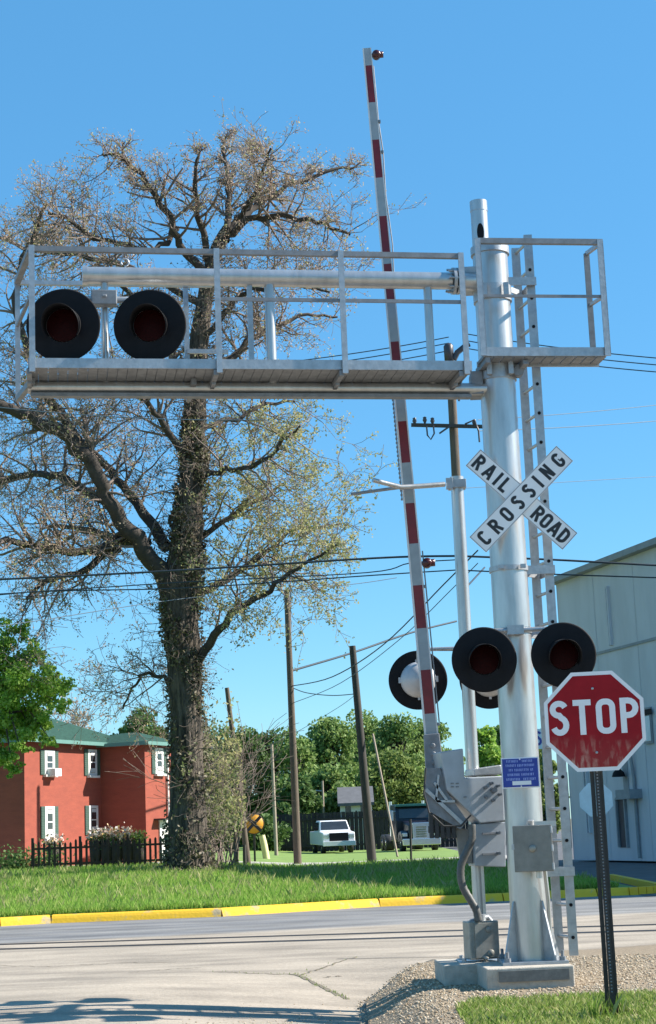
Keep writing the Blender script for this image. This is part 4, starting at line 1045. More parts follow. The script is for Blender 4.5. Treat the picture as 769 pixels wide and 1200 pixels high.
# --- red house
hs_root = V((at(29, 950, 72).x, 72, .45))
house = thing('red_house', 'two storey red house with green hip roof and green shuttered white windows', 'house', hs_root)
e1_ = V((math.cos(rad(69)), math.sin(rad(69)), 0)); e2_ = V((-e1_.y, e1_.x, 0))
H0 = hs_root.copy(); n1 = -e2_   # facade normal (towards right / camera)
H1 = onplane(118, 900, H0, n1); H1 = V((H1.x, H1.y, H0.z))
wn2 = -e1_                      # left-facing wall of the wing
H2 = onplane(170.5, 930, H1, e1_); H2 = V((H2.x, H2.y, H0.z))
ze = at(118, 872, H1.y).z
L1 = (H1-H0).length; LM = L1+3.2; D = 8.5
mb = MB(); mb.prism([H0, H0+e1_*LM, H0+e1_*LM+e2_*D, H0+e2_*D], Z3*(ze-H0.z))
WLG = 4.2; wdep = (H2-H1).length
mb.prism([H2+e2_*.0, H2+e1_*WLG, H2+e1_*WLG+e2_*(wdep+.5), H2+e2_*(wdep+.002)+e1_*.004], Z3*(ze-H0.z-.05))
obj('wall', mb, 'redwall', house)
def hip(c0, c1, c2, c3, z, rise, ov, name, rl=.35):
    ctr = (c0+c1+c2+c3)/4; P = []
    for c_ in (c0, c1, c2, c3):
        d = (c_-ctr); d.z = 0; P.append(V((c_.x, c_.y, z))+d.normalized()*ov*1.3)
    a_ = (P[0]+P[1])/2; b_ = (P[2]+P[3])/2
    r0 = a_.lerp(b_, rl)+Z3*rise; r1 = a_.lerp(b_, 1-rl)+Z3*rise
    mb = MB(); mb.add(P+[r0, r1], [(0, 1, 4), (1, 2, 5, 4), (2, 3, 5), (3, 0, 4, 5), (3, 2, 1, 0)])
    ro = obj(name, mb, 'green', house)
    mb = MB()
    for i in range(4): mb.bar(P[i]-Z3*.06, P[(i+1) % 4]-Z3*.06, .12, .16)
    obj('gutter', mb, 'greentrim', ro)
hip(H0, H0+e1_*LM, H0+e1_*LM+e2_*D, H0+e2_*D, ze+.02, 1.75, .45, 'roof', .4)
hip(H2, H2+e1_*WLG, H2+e1_*WLG+e2_*(wdep+1.5), H2+e2_*(wdep+1.5), ze-.03, .6, .35, 'roof', .4)
def hwin(x0, y0, x1, y1, base, n, left=True, right=True):
    a_ = onplane(x0, y0, base+n*.03, n); b_ = onplane(x1, y1, base+n*.03, n); t_ = V((-n.y, n.x, 0))
    w = (V((b_.x, b_.y, 0))-V((a_.x, a_.y, 0))).length; h = a_.z-b_.z; c_ = V(((a_.x+b_.x)/2, (a_.y+b_.y)/2, (a_.z+b_.z)/2))
    mb = MB(); mb.obox(c_, (t_, n, Z3), (w/2, .03, h/2)); wo = obj('window', mb, 'frame', house)
    mb = MB(); mb.obox(c_+n*.02+Z3*h*.22, (t_, n, Z3), (w*.27, .015, h*.19)); mb.obox(c_+n*.02-Z3*h*.2, (t_, n, Z3), (w*.27, .015, h*.19)); obj('pane', mb, 'glass', wo)
    mb = MB(); mb.obox(c_+n*.038+Z3*h*.33-t_*.0, (t_, n, Z3), (w*.24, .004, h*.06)); mb.obox(c_+n*.038-Z3*h*.3, (t_, n, Z3), (w*.24, .004, h*.08)); obj('blind', mb, 'curtain', wo)
    mb = MB(); mb.obox(c_-Z3*(h*.5+.05)+n*.05, (t_, n, Z3), (w*.58, .09, .05)); obj('sill', mb, 'frame', wo)
    for s_, ok in ((-1, left), (1, right)):
        if not ok: continue
        mb = MB(); q = c_+t_*s_*(w*.5+.17); mb.obox(q, (t_, n, Z3), (.15, .02, h*.5))
        for k in range(12): mb.obox(q+n*.022+Z3*(h*(-.44+.88*k/11)), (t_, n, Z3), (.12, .008, .018))
        obj('shutter', mb, 'shutter', house)
    return c_, w, h
n1v = V((e1_.y, -e1_.x, 0))
w1 = hwin(52, 879, 64, 908, H0, n1v); hwin(103, 878, 113.5, 909, H0, n1v); hwin(52.5, 945, 64, 982, H0, n1v); hwin(104, 944, 115, 978, H0, n1v, True, False)
hwin(181.5, 876, 191.5, 907, H2, n1v)
c_, w_, h_ = w1; mb = MB(); mb.box(c_+n1v*.25-Z3*h_*.42, (.55, .4, .34), u=e1_); obj('air_conditioner', mb, 'carwhite', house, bev=.02)
mb = MB(); p = onplane(196.5, 900, H2+n1v*.08, n1v); q = onplane(198.5, 990, H2+n1v*.08, n1v); mb.tube([V((p.x, p.y, ze-.1)), V((p.x, p.y, H2.z))], .05, 8); obj('downpipe', mb, 'frame', house)
mb = MB(); mb.box(onplane(193, 960, H2+n1v*.25, n1v), (1.2, .5, .08), u=e1_); obj('door_canopy', mb, 'planter', house)
p = onplane(192, 985, H2+n1v*.04, n1v); mb = MB(); mb.box(V((p.x, p.y, H2.z+.95)), (.8, .06, 1.9), u=e1_); obj('door', mb, 'frame', house)
mb = MB(); a_ = H1+n1v*1.0-e1_*1.6; mb.box(V((a_.x, a_.y, .6))+e1_*1.2, (3.6, 1.8, .35), u=e1_); obj('porch_deck', mb, 'redwall', house)

# --- flower planters by the porch
fi = 0
for (px, py, w, m_, lab) in ((62, 985, .7, 'flower', 'planter of orange flowers under the lower left window of the red house'), (112, 978, .6, 'flower', 'planter of pale flowers left of the porch of the red house'),
                    (125, 977, .6, 'flower', 'planter of cream flowers second from the left on the porch'), (137, 979, .6, 'flower', 'planter of mixed flowers in the middle of the porch'), (150, 978, .6, 'flower', 'planter of white flowers on the right half of the porch'), (163, 981, .55, 'leafpale', 'leafy yellow green shrub in a tub at the right end of the porch')):
    Yp = 69.5; c = at(px, py, Yp)
    t_ = thing('flower_planter', lab, 'planter', V((c.x, Yp, .5)), 'flower planters beside the red house')
    mb = MB(); mb.lathe(V((c.x, Yp, 0)), Z3, [(.0, .5), (.2, .5), (.28, c.z-.25), (.24, c.z-.25), (0, c.z-.3)], 14); obj('tub', mb, 'planter', t_)
    P = RNG.normal(size=(160, 3))*np.array([w*.28, .2, .13])+np.array([c.x, Yp, c.z]); kind(cloudobj('blooms', leafcloud(P, .13, .8), m_, t_), 'stuff')
    P = RNG.normal(size=(200, 3))*np.array([w*.3, .2, .16])+np.array([c.x, Yp, c.z-.22]); cloudobj('foliage', leafcloud(P, .14, .5), 'leafdark', t_)
    fi += 1
# bush at the house corner
c = at(30, 1008, 67); t_ = thing('garden_bush', 'low green bush at the left end of the brown picket fence', 'bush', V((c.x, 67, .47)))
P = RNG.normal(size=(1500, 3))*np.array([.75, .4, .28])+np.array([c.x, 67, .75]); cloudobj('foliage', leafcloud(P, .15, .6), 'leafdark', t_)
mb = MB()
for k in range(5): mb.tube([V((c.x+random.gauss(0, .1), 67, .4)), V((c.x+random.gauss(0, .4), 67, .9))], .02, 5)
obj('stem', mb, 'twig', t_)

# --- picket fence
Yf = 66.0; fx0, fx1 = at(38, 1010, Yf).x, at(203, 1010, Yf).x
pf = thing('picket_fence', 'dark brown picket fence in front of the red house', 'fence', V(((fx0+fx1)/2, Yf, .47)))
mb = MB(); x = fx0; zf0 = .47
while x < fx1:
    h = 1.12+random.uniform(-.05, .06); mb.prism([V((x, Yf, zf0)), V((x+.09, Yf, zf0)), V((x+.09, Yf, zf0+h-.07)), V((x+.045, Yf, zf0+h)), V((x, Yf, zf0+h-.07))], V((0, .02, 0))); x += .205
obj('pickets', mb, 'fence', pf)
mb = MB()
for z in (.25, .85): mb.bar(V((fx0, Yf+.04, zf0+z)), V((fx1, Yf+.04, zf0+z)), .04, .08)
obj('rails', mb, 'fence', pf)
x = fx0
while x < fx1+.1:
    mb = MB(); mb.box(V((x, Yf+.1, zf0+.62)), (.1, .1, 1.3)); obj('post', mb, 'fence', pf); x += 1.84

# --- small pale house far behind the trees
c = at(419, 985, 117); fh = thing('small_house', 'small pale house with grey gable roof half hidden among far trees', 'house', V((c.x, 117, .1)))
mb = MB(); zt_ = at(414, 940, 117).z; zr2 = at(420, 926, 117).z
mb.prism([V((c.x-1.1, 117, .1)), V((c.x-1.1, 117, zt_)), V((c.x-1.1, 119.5, zr2)), V((c.x-1.1, 122, zt_)), V((c.x-1.1, 122, .1))], V((2.2, 0, 0))); obj('wall', mb, 'frame', fh)
mb = MB(); mb.prism([V((c.x-1.25, 116.6, zt_-.25)), V((c.x-1.25, 119.5, zr2+.1)), V((c.x-1.25, 122.4, zt_-.25)), V((c.x-1.25, 122.4, zt_-.05)), V((c.x-1.25, 119.5, zr2+.3)), V((c.x-1.25, 116.6, zt_-.05))], V((2.5, 0, 0)))
obj('roof', mb, 'roofgrey', fh)
for dx in (-.55, .5):
    mb = MB(); mb.box(V((c.x+dx, 116.97, zt_-.62)), (.6, .08, .95)); f_ = obj('window', mb, 'frame', fh); mb = MB(); mb.box(V((c.x+dx, 116.92, zt_-.62)), (.4, .04, .7)); obj('pane', mb, 'glass', f_)

# --- dark board fence behind the trucks
Yd = 112; dx0, dx1 = at(326, 990, Yd).x, at(600, 980, Yd).x
df = thing('board_fence', 'long dark board fence behind the parked trucks', 'fence', V(((dx0+dx1)/2, Yd, .1)))
mb = MB(); x = dx0; zh = at(440, 950, Yd).z
while x < dx1:
    w = .28; mb.box(V((x+w/2, Yd+random.uniform(0, .03), (zh+.1)/2)), (w-.02, .05, zh-.1+random.uniform(-.06, .06))); x += w
obj('boards', mb, 'darkboard', df)
x = dx0
while x < dx1: mb = MB(); mb.box(V((x, Yd-.08, zh*.52)), (.12, .1, zh)); obj('post', mb, 'darkboard', df); x += 2.6
mb = MB(); mb.bar(V((dx0, Yd-.06, zh*.85)), V((dx1, Yd-.06, zh*.85)), .06, .12); mb.bar(V((dx0, Yd-.06, zh*.2)), V((dx1, Yd-.06, zh*.2)), .06, .12); obj('rails', mb, 'darkboard', df)

# ================================================================== VEHICLES
def vehicle_frame(px, py, Y, head):
    c = at(px, py, Y); f = V((math.sin(rad(head)), -math.cos(rad(head)), 0)); s_ = V((-f.y, f.x, 0))   # f forward, s to its left
    return V((c.x, Y, .12)), f, s_
def P3(o, f, s_, a, b, z): return o+f*a+s_*b+Z3*z
def wheel(parent, c, s_, r, w):
    mb = MB(); mb.lathe(c-s_*w/2, s_, [(r*.55, 0), (r*.95, 0), (r, .03), (r, w-.03), (r*.95, w), (r*.55, w)], 24); wl_ = obj('wheel', mb, 'rubber', parent)
    mb = MB(); mb.lathe(c-s_*(w/2-.02), s_, [(0, 0), (r*.56, 0), (r*.56, w-.04), (0, w-.04)], 16); obj('rim', mb, 'chrome', wl_)
def side_extrude(mb, o, f, s_, prof, hw, mi=0):
    mb.prism([P3(o, f, s_, a, -hw, z) for a, z in prof], s_*(2*hw), mi)
# pickup: origin at mid front axle
o, f, s_ = vehicle_frame(395, 997, 104, 9)
pk = thing('pickup_truck', 'white pickup truck parked facing the camera before the dark fence', 'truck', o)
mb = MB(); side_extrude(mb, o, f, s_, [(.95, .5), (.98, .85), (.90, 1.26), (-.4, 1.34), (-.55, 1.36), (-4.6, 1.36), (-4.65, .55)], .99); obj('body', mb, 'carwhite', pk, bev=.06)
mb = MB(); prof = [(-.45, 1.345), (-1.05, 1.98), (-2.6, 2.0), (-2.95, 1.345)]
A_ = [P3(o, f, s_, a, -.96 if z < 1.5 else -.84, z) for a, z in prof]; B_ = [P3(o, f, s_, a, .96 if z < 1.5 else .84, z) for a, z in prof]
mb.add(A_+B_, [(0, 1, 2, 3), (7, 6, 5, 4), (0, 4, 5, 1), (1, 5, 6, 2), (2, 6, 7, 3), (3, 7, 4, 0)]); obj('cab', mb, 'carwhite', pk, bev=.05)
mb = MB(); k = V(f*.6+Z3*.62).normalized()*.02
mb.add([P3(o, f, s_, -.52, -.86, 1.42)+k, P3(o, f, s_, -.52, .86, 1.42)+k, P3(o, f, s_, -.98, .77, 1.91)+k, P3(o, f, s_, -.98, -.77, 1.91)+k], [(0, 1, 2, 3)]); obj('windshield', mb, 'glass', pk)
for sd in (-1, 1):
    mb = MB(); mb.add([P3(o, f, s_, -.95, sd*.975, 1.43), P3(o, f, s_, -2.7, sd*.975, 1.43), P3(o, f, s_, -2.5, sd*.88, 1.90), P3(o, f, s_, -1.25, sd*.88, 1.90)], [(0, 1, 2, 3)]); obj('side_window', mb, 'glass', pk)
mb = MB(); mb.obox(P3(o, f, s_, .965, 0, .99), (s_, f, Z3), (.58, .04, .24)); obj('grille', mb, 'black', pk, bev=.01)
mb = MB(); mb.obox(P3(o, f, s_, 1.06, 0, .60), (s_, f, Z3), (1.0, .09, .14)); obj('bumper', mb, 'carwhite', pk, bev=.02)
for sd in (-1, 1):
    mb = MB(); mb.obox(P3(o, f, s_, .96, sd*.78, 1.02), (s_, f, Z3), (.16, .03, .11)); obj('headlight', mb, 'chrome', pk, bev=.01)
    mb = MB(); mb.obox(P3(o, f, s_, -.75, sd*1.12, 1.5), (s_, f, Z3), (.11, .05, .1)); obj('mirror', mb, 'black', pk, bev=.01)
    wheel(pk, P3(o, f, s_, 0, sd*.84, .37), s_, .37, .26); wheel(pk, P3(o, f, s_, -3.5, sd*.84, .37), s_, .37, .26)
# semi tractor with dark trailer
o, f, s_ = vehicle_frame(491, 995, 100, 8)
sm = thing('semi_truck', 'black semi truck with chrome grille parked before the dark fence', 'truck', o)
mb = MB(); side_extrude(mb, o, f, s_, [(.9, .55), (.95, 1.05), (.9, 1.55), (-1.2, 1.78), (-1.3, 1.0), (-1.3, .55)], .72); obj('hood', mb, 'truckblue', sm, bev=.08)
mb = MB(); side_extrude(mb, o, f, s_, [(-1.2, .6), (-1.2, 1.8), (-1.42, 2.62), (-1.6, 2.75), (-3.1, 2.75), (-3.1, .6)], 1.08); obj('cab', mb, 'truckblue', sm, bev=.06)
mb = MB(); mb.add([P3(o, f, s_, -1.195, -.9, 1.92), P3(o, f, s_, -1.195, .9, 1.92), P3(o, f, s_, -1.375, .86, 2.52), P3(o, f, s_, -1.375, -.86, 2.52)], [(0, 1, 2, 3)])
mb.v = [tuple(V(q)+f*.03) for q in mb.v]; obj('windshield', mb, 'glass', sm)
mb = MB(); mb.obox(P3(o, f, s_, -1.3, 0, 2.68), (s_, f, Z3), (1.06, .2, .07)); obj('sun_visor', mb, 'visor', sm, bev=.02)
mb = MB(); mb.obox(P3(o, f, s_, .96, 0, 1.14), (s_, f, Z3), (.50, .04, .50)); gr_ = obj('grille', mb, 'chrome', sm, bev=.02)
mb = MB(); mb.obox(P3(o, f, s_, .985, 0, 1.12), (s_, f, Z3), (.31, .02, .31))
obj('grille_mesh', mb, 'jbox', gr_)
mb = MB()
for k in range(4): mb.obox(P3(o, f, s_, 1.0, 0, .92+.13*k), (s_, f, Z3), (.31, .015, .015))
obj('grille_bars', mb, 'chrome', gr_)
mb = MB(); mb.obox(P3(o, f, s_, 1.0, 0, .55), (s_, f, Z3), (1.12, .1, .19)); obj('bumper', mb, 'chrome', sm, bev=.03)
for sd in (-1, 1):
    mb = MB(); side = .86
    mb.prism([P3(o, f, s_, a, sd*.72, z) for a, z in ((.75, .55), (.7, 1.05), (.3, 1.22), (-.4, 1.15), (-.8, .75), (-.8, .55))], s_*sd*.38); obj('fender', mb, 'truckblue', sm, bev=.06)
    mb = MB(); mb.obox(P3(o, f, s_, .78, sd*.92, .98), (s_, f, Z3), (.14, .06, .1)); obj('headlight', mb, 'chrome', sm, bev=.02)
    mb = MB(); mb.tube([P3(o, f, s_, -3.3, sd*1.0, .9), P3(o, f, s_, -3.3, sd*1.0, 2.95)], .09, 12); obj('exhaust_stack', mb, 'chrome', sm)
    mb = MB(); mb.obox(P3(o, f, s_, -1.2, sd*1.35, 2.1), (s_, f, Z3), (.12, .05, .3)); mb.bar(P3(o, f, s_, -1.25, sd*1.05, 2.35), P3(o, f, s_, -1.2, sd*1.35, 2.35), .03, .03); obj('mirror', mb, 'chrome', sm, bev=.02)
    wheel(sm, P3(o, f, s_, 0, sd*.95, .5), s_, .5, .3)
    for a in (-5, -6.3): wheel(sm, P3(o, f, s_, a, sd*.9, .5), s_, .5, .5)
mb = MB()
for sd in (-1, 1): mb.bar(P3(o, f, s_, .8, sd*.45, .62), P3(o, f, s_, -7, sd*.45, .8), .1, .25)
obj('chassis', mb, 'black', sm)

# ================================================================== POLES, WIRES, SMALL FAR THINGS
def pole(name, top, bot, Y, r, m, label, cat='utility pole', group=None, taper=.7, zb_=.0):
    a_ = at(*bot, Y); b_ = at(*top, Y); a_ = a_-(b_-a_).normalized()*.4
    t_ = thing(name, label, cat, a_, group); mb = MB(); n = 10
    mb.tube([a_.lerp(b_, i/n) for i in range(n+1)], [r*(1-(1-taper)*i/n) for i in range(n+1)], 12); obj('shaft', mb, m, t_); return t_, a_, b_
UG = 'utility poles along the far lane'
pA, _, topA = pole('utility_pole', (336, 691), (349, 1010), 74, .175, 'wood', 'tall brown utility pole standing left of the white pickup', group=UG)
pB, _, topB = pole('utility_pole', (413, 757), (436, 1009), 72, .20, 'wooddark', 'leaning dark wooden pole right of the white pickup', group=UG)
pC, _, topC = pole('utility_pole', (266, 806), (291, 1014), 72, .135, 'wood', 'thin leaning wooden pole beside the round yellow crossing sign', group=UG)
pD, _, topD = pole('utility_pole', (318.5, 872), (324, 1003), 95, .11, 'woodpale', 'slim pale pole against the dark trees left of the tallest far pole', group=UG)
pE, botE, topE = pole('utility_pole', (526.5, 405), (559, 1016), 50, .175, 'wood', 'weathered wooden utility pole with a crossarm rising behind the gate', group=UG, taper=.72)
pF, _, _ = pole('utility_pole', (378, 915), (380, 990), 118, .10, 'woodpale', 'short slim pole carrying a lamp above the white pickup', group=UG)
mb = MB(); a_ = at(378, 927, 118); b_ = at(362, 931, 118); mb.tube([a_, (a_+b_)/2+Z3*.15, b_], .05, 6); mb.box(b_, (.7, .25, .12)); obj('lamp_arm', mb, 'galv', pF)
for k, (y, r) in enumerate(((862, .05), (905, .04))):
    q = at(342.5, y, 74)
# crossarm and hardware on pole E
mb = MB(); mb.bar(at(482, 498, 49.75), at(567, 500, 49.75), .10, .10); ca = obj('crossarm', mb, 'wooddark', pE)
mb = MB()
for (x, y) in ((486, 495), (498, 494), (507, 495), (556, 497)): q = at(x, y, 49.75); mb.lathe(q, Z3, [(.03, -.05), (.05, 0), (.07, .04), (.05, .1), (.06, .13), (0, .16)], 10)
obj('insulator', mb, 'insul', ca)
mb = MB(); P = [at(x, y, 49.7) for x, y in ((500, 499), (501, 510), (505, 515), (509, 508), (508, 499))]; mb.tube(P, .025, 6); mb.bar(at(515, 508, 49.7), at(528, 499, 49.7), .04, .05); obj('jumper', mb, 'insul', ca)
mb = MB(); q = at(526, 414, 49.7); mb.lathe(q, Z3, [(0, -.3), (.14, -.28), (.15, .22), (.1, .3), (0, .32)], 14); mb.tube([q+V((.15, 0, -.2)), at(536, 413, 49.7), at(546, 405, 49.7), at(550, 403, 49.7)], .09, 8); obj('fuse_cutout', mb, 'insul', pE)
mb = MB(); mb.tube([at(538, 470, 49.8), at(541, 445, 49.8), at(543, 430, 49.8)], .03, 6); mb.tube([at(545, 497, 49.7), at(556, 492, 49.7), at(561, 505, 49.7), at(562, 518, 49.7)], .03, 6); obj('drop_wire', mb, 'insul', pE)

WG = 'overhead wires'
def wire(p, q, Yp, Yq, r, label, sag=0.0, m='wire', mids=None):
    a_ = at(*p, Yp); b_ = at(*q, Yq); n = 16
    if mids:
        ks = [a_]+[at(*k, Yp+(Yq-Yp)*(k[0]-p[0])/(q[0]-p[0])) for k in mids]+[b_]; P = []
        for i in range(len(ks)-1):
            p0, p1, p2, p3 = ks[max(i-1, 0)], ks[i], ks[i+1], ks[min(i+2, len(ks)-1)]
            for k in range(6):
                t = k/6; P.append(.5*((2*p1)+(p2-p0)*t+(2*p0-5*p1+4*p2-p3)*t*t+(3*p1-p0-3*p2+p3)*t**3))
        P.append(ks[-1])
    else: P = [a_.lerp(b_, i/n)-Z3*sag*4*(i/n)*(1-i/n) for i in range(n+1)]
    mb = MB(); mb.tube(P, r, 6); o = obj('overhead_wire', mb, m); tag(o, label, 'wire', WG)
wire((-120, 684), (535, 651.5), 50, 50, .034, 'thickest overhead cable crossing the big tree left of the gate post', mids=[(0, 679), (200, 669), (440, 654)])
wire((-120, 701), (535, 656), 50, 50, .018, 'second overhead wire just below the thick cable left of the gate', mids=[(0, 696), (220, 682), (430, 671), (480, 660)])
wire((-120, 733), (535, 668), 50, 50, .02, 'third overhead wire running left through the tree to the gate post', mids=[(0, 697), (220, 689), (440, 674)])
wire((-60, 742), (465, 677), 50, 62, .014, 'lowest thin wire slanting across the big tree trunk', m='wirethin', mids=[(40, 728), (220, 701), (400, 686)])
wire((536, 651.5), (840, 665), 50, 50, .034, 'thick cable passing in front of the white building roof', mids=[(650, 656), (769, 662.5)])
wire((536, 668), (840, 680), 50, 50, .022, 'thinner cable below the thick one over the white building', mids=[(650, 673), (769, 677)])
for (y0, y1, lab) in ((397, 428, 'topmost of three wires leading right from the wooden pole top'), (405, 436, 'middle of three wires leading right from the wooden pole top'), (414, 444, 'lowest of three wires leading right from the wooden pole top')):
    wire((545, y0-6), (860, y1-2), 50, 46, .016, lab, sag=.12)
for (y0, y1, lab) in ((424, 397, 'topmost of three wires seen through the walkway railing'), (432, 404, 'middle of three wires seen through the walkway railing'), (440, 413, 'lowest of three wires seen through the walkway railing')):
    wire((250, y0+8), (526, y1-2), 50, 50, .016, lab, sag=.12)
wire((560, 492), (860, 463), 50, 60, .012, 'faint wire rising right above the crossbuck', m='wirethin', sag=.1)
wire((560, 505), (860, 484), 50, 60, .014, 'faint wire rising right just above the crossbuck tip', m='wirethin', sag=.1)
wire((545, 572), (860, 553), 50, 60, .010, 'very faint wire right of the crossbuck', m='wirethin')
wire((-60, 470), (310, 492), 40, 40, .012, 'pale thin wire crossing the tree crown under the walkway', m='wirethin', sag=.15)
wire((342, 786), (535, 728), 74, 90, .05, 'dark service line from the tall far pole to the gate lights', mids=[(413, 765), (480, 742)])
wire((342, 804), (560, 645), 74, 50, .022, 'drooping line from the tall far pole up to the gate post', mids=[(390, 793), (450, 755), (520, 685)])
wire((343, 824), (560, 660), 74, 50, .014, 'lowest drooping line from the tall far pole to the gate post', m='wirethin', mids=[(400, 800), (470, 748), (530, 690)])
wire((343, 806), (418, 813), 74, 72, .02, 'slack line hanging between the two far poles', mids=[(360, 812), (390, 815)], m='wirethin')
wire((418, 813), (300, 880), 72, 95, .012, 'thin line falling left from the dark leaning pole', m='wirethin', mids=[(395, 830), (340, 862)])
wire((545, 690), (568, 665), 50, 60, .03, 'short dark line behind the crossbuck left tip', mids=[(556, 678)])
wire((510, 762), (532, 762), 58, 58, .03, 'short horizontal line between gate arm and left signal light')
# guy wire of pole B
a_ = at(437, 860, 72); b_ = at(466, 1004, 70); mb = MB(); mb.tube([a_, b_], .045, 6); tag(obj('guy_wire', mb, 'woodpale'), 'slanting pale guy stay right of the dark leaning pole', 'guy wire')
# slim dark post by the semi
def smallpost(px, y0, y1, Y, r, m, label, cat, px1=None, name='marker_post'):
    a_ = at(px1 or px, y1, Y); b_ = at(px, y0, Y); t_ = MB(); t_.tube([a_-Z3*.2, a_.lerp(b_, .5), b_], [r, r, r*.9], 12)
    return tag(obj(name, t_, m), label, cat)
smallpost(481, 960, 1014, 68, .045, 'wooddark', 'slim dark stake in front of the black semi truck', 'post', px1=482)
smallpost(307, 979, 1003, 85, .17, 'paleyellow', 'pale yellow marker post tilted left near the crossing sign', 'bollard', px1=312.5, name='bollard')
smallpost(275, 973, 1016, 66, .085, 'wood', 'short weathered wooden stump post left of the crossing sign', 'post', px1=277)
smallpost(286.5, 990, 1016, 66, .07, 'wooddark', 'short dark post at the foot of the thin leaning pole', 'post', px1=287)
# round yellow railroad warning sign
c = at(297.5, 965.5, 78); t_ = thing('warning_sign', 'round yellow railroad warning sign with a black X at the lane', 'road sign', V((c.x, 78, .2)))
r_ = 12*78/FPX
mb = MB(); mb.lathe(c, V((0, -1, 0)), [(0, -.02), (r_, -.02), (r_, .0), (0, .0)], 28); sp_ = obj('sign_panel', mb, 'orange', t_)
mb = MB()
for i, a in enumerate((45, -45)):
    d = X3*math.cos(rad(a))+Z3*math.sin(rad(a)); p = -X3*math.sin(rad(a))+Z3*math.cos(rad(a)); mb.obox(c+V((0, -.006-.002*i, 0)), (d, p, Y3), (r_*.93, .07, .003))
mb.lathe(c+V((0, -.004, 0)), V((0, -1, 0)), [(r_*.93, 0), (r_*.93, .003), (r_*1.0, .003), (r_*1.0, 0)], 28); obj('sign_mark', mb, 'ink', sp_)
mb = MB(); mb.bar(V((c.x, 78.06, .1)), V((c.x, 78.06, c.z)), .09, .09, up=(0, 1, 0)); obj('post', mb, 'wooddark', t_)

# ================================================================== TREES
ZTOP = lambda x: 999
def grow(mb_l, tips, start, d, L, r, lvl, rng, spread, up, minr=.008, seg=5, crook=.25):
    """recursive branch; records tube and twig ends"""
    P = [V(start)]; dd = V(d).normalized(); R = [r]
    for i in range(seg):
        if i and P[-1].z > ZTOP(P[-1].x)+rng.uniform(-.9, .9): break
        dd = (dd+V((rng.gauss(0, crook), rng.gauss(0, crook), rng.gauss(0, crook)+up))).normalized()
        P.append(P[-1]+dd*(L/seg)); R.append(max(minr, r*(1-.75*(i+1)/seg)))
    seg = len(P)-1; mb_l.tube(P, R, 5 if r > .04 else 3, cap=False)
    if lvl == 0:
        tips.extend(P[min(2, seg):]); return
    n = rng.randint(3, 5) if lvl > 1 else rng.randint(3, 6)
    for k in range(n):
        t = rng.uniform(.25, 1.0); i = min(seg-1, int(t*seg)); q = P[i].lerp(P[i+1], t*seg-i)
        bd = (P[i+1]-P[i]).normalized(); side = V((rng.gauss(0, 1), rng.gauss(0, 1), rng.gauss(0, .8))); side -= bd*side.dot(bd); side.normalize()
        nd = (bd*(1-spread)+side*spread).normalized()
        grow(mb_l, tips, q, nd, L*rng.uniform(.4, .68), max(minr, R[i]*.55), lvl-1, rng, spread, up, minr, max(3, seg-1), crook)

TY = 60.0
rngT = random.Random(5)
big = at(220, 1020, TY); bt = thing('big_tree', 'huge half bare tree with thick trunk and fine spring twigs at left', 'tree', V((big.x, TY, .4)))
_zt = at(200, 178, TY).z-1.3; _xr = at(375, 200, TY).x; _xl = at(110, 200, TY).x
ZTOP = lambda x: _zt-max(0, x-_xr)*.4-max(0, _xl-x)*.25+.5*math.sin(x*1.9)
def limb(pts, dz=0.0, n=4):
    """photo polyline (x, y, halfwidth px) with depth drift dz (metres at the end) -> smooth 3D points"""
    ks = [(at(x, y, TY+dz*i/(max(1, len(pts)-1))), w*TY/FPX) for i, (x, y, w) in enumerate(pts)]; P = []; R = []
    for i in range(len(ks)-1):
        p0, p1, p2, p3 = ks[max(i-1, 0)][0], ks[i][0], ks[i+1][0], ks[min(i+2, len(ks)-1)][0]
        for k in range(n):
            t = k/n; P.append(.5*((2*p1)+(p2-p0)*t+(2*p0-5*p1+4*p2-p3)*t*t+(3*p1-p0-3*p2+p3)*t**3)); R.append(ks[i][1]+(ks[i+1][1]-ks[i][1])*t)
    P.append(ks[-1][0]); R.append(ks[-1][1]); return P, R
trunk = [(222, 1035, 31), (221, 1005, 24), (220, 960, 20), (219, 880, 18), (217, 800, 18.5), (213, 740, 19), (213, 690, 20), (218, 640, 18), (223, 590, 15), (227, 540, 14), (228, 490, 13.5), (231, 430, 12), (236, 380, 10), (246, 320, 8.5), (258, 285, 8), (268, 268, 7)]
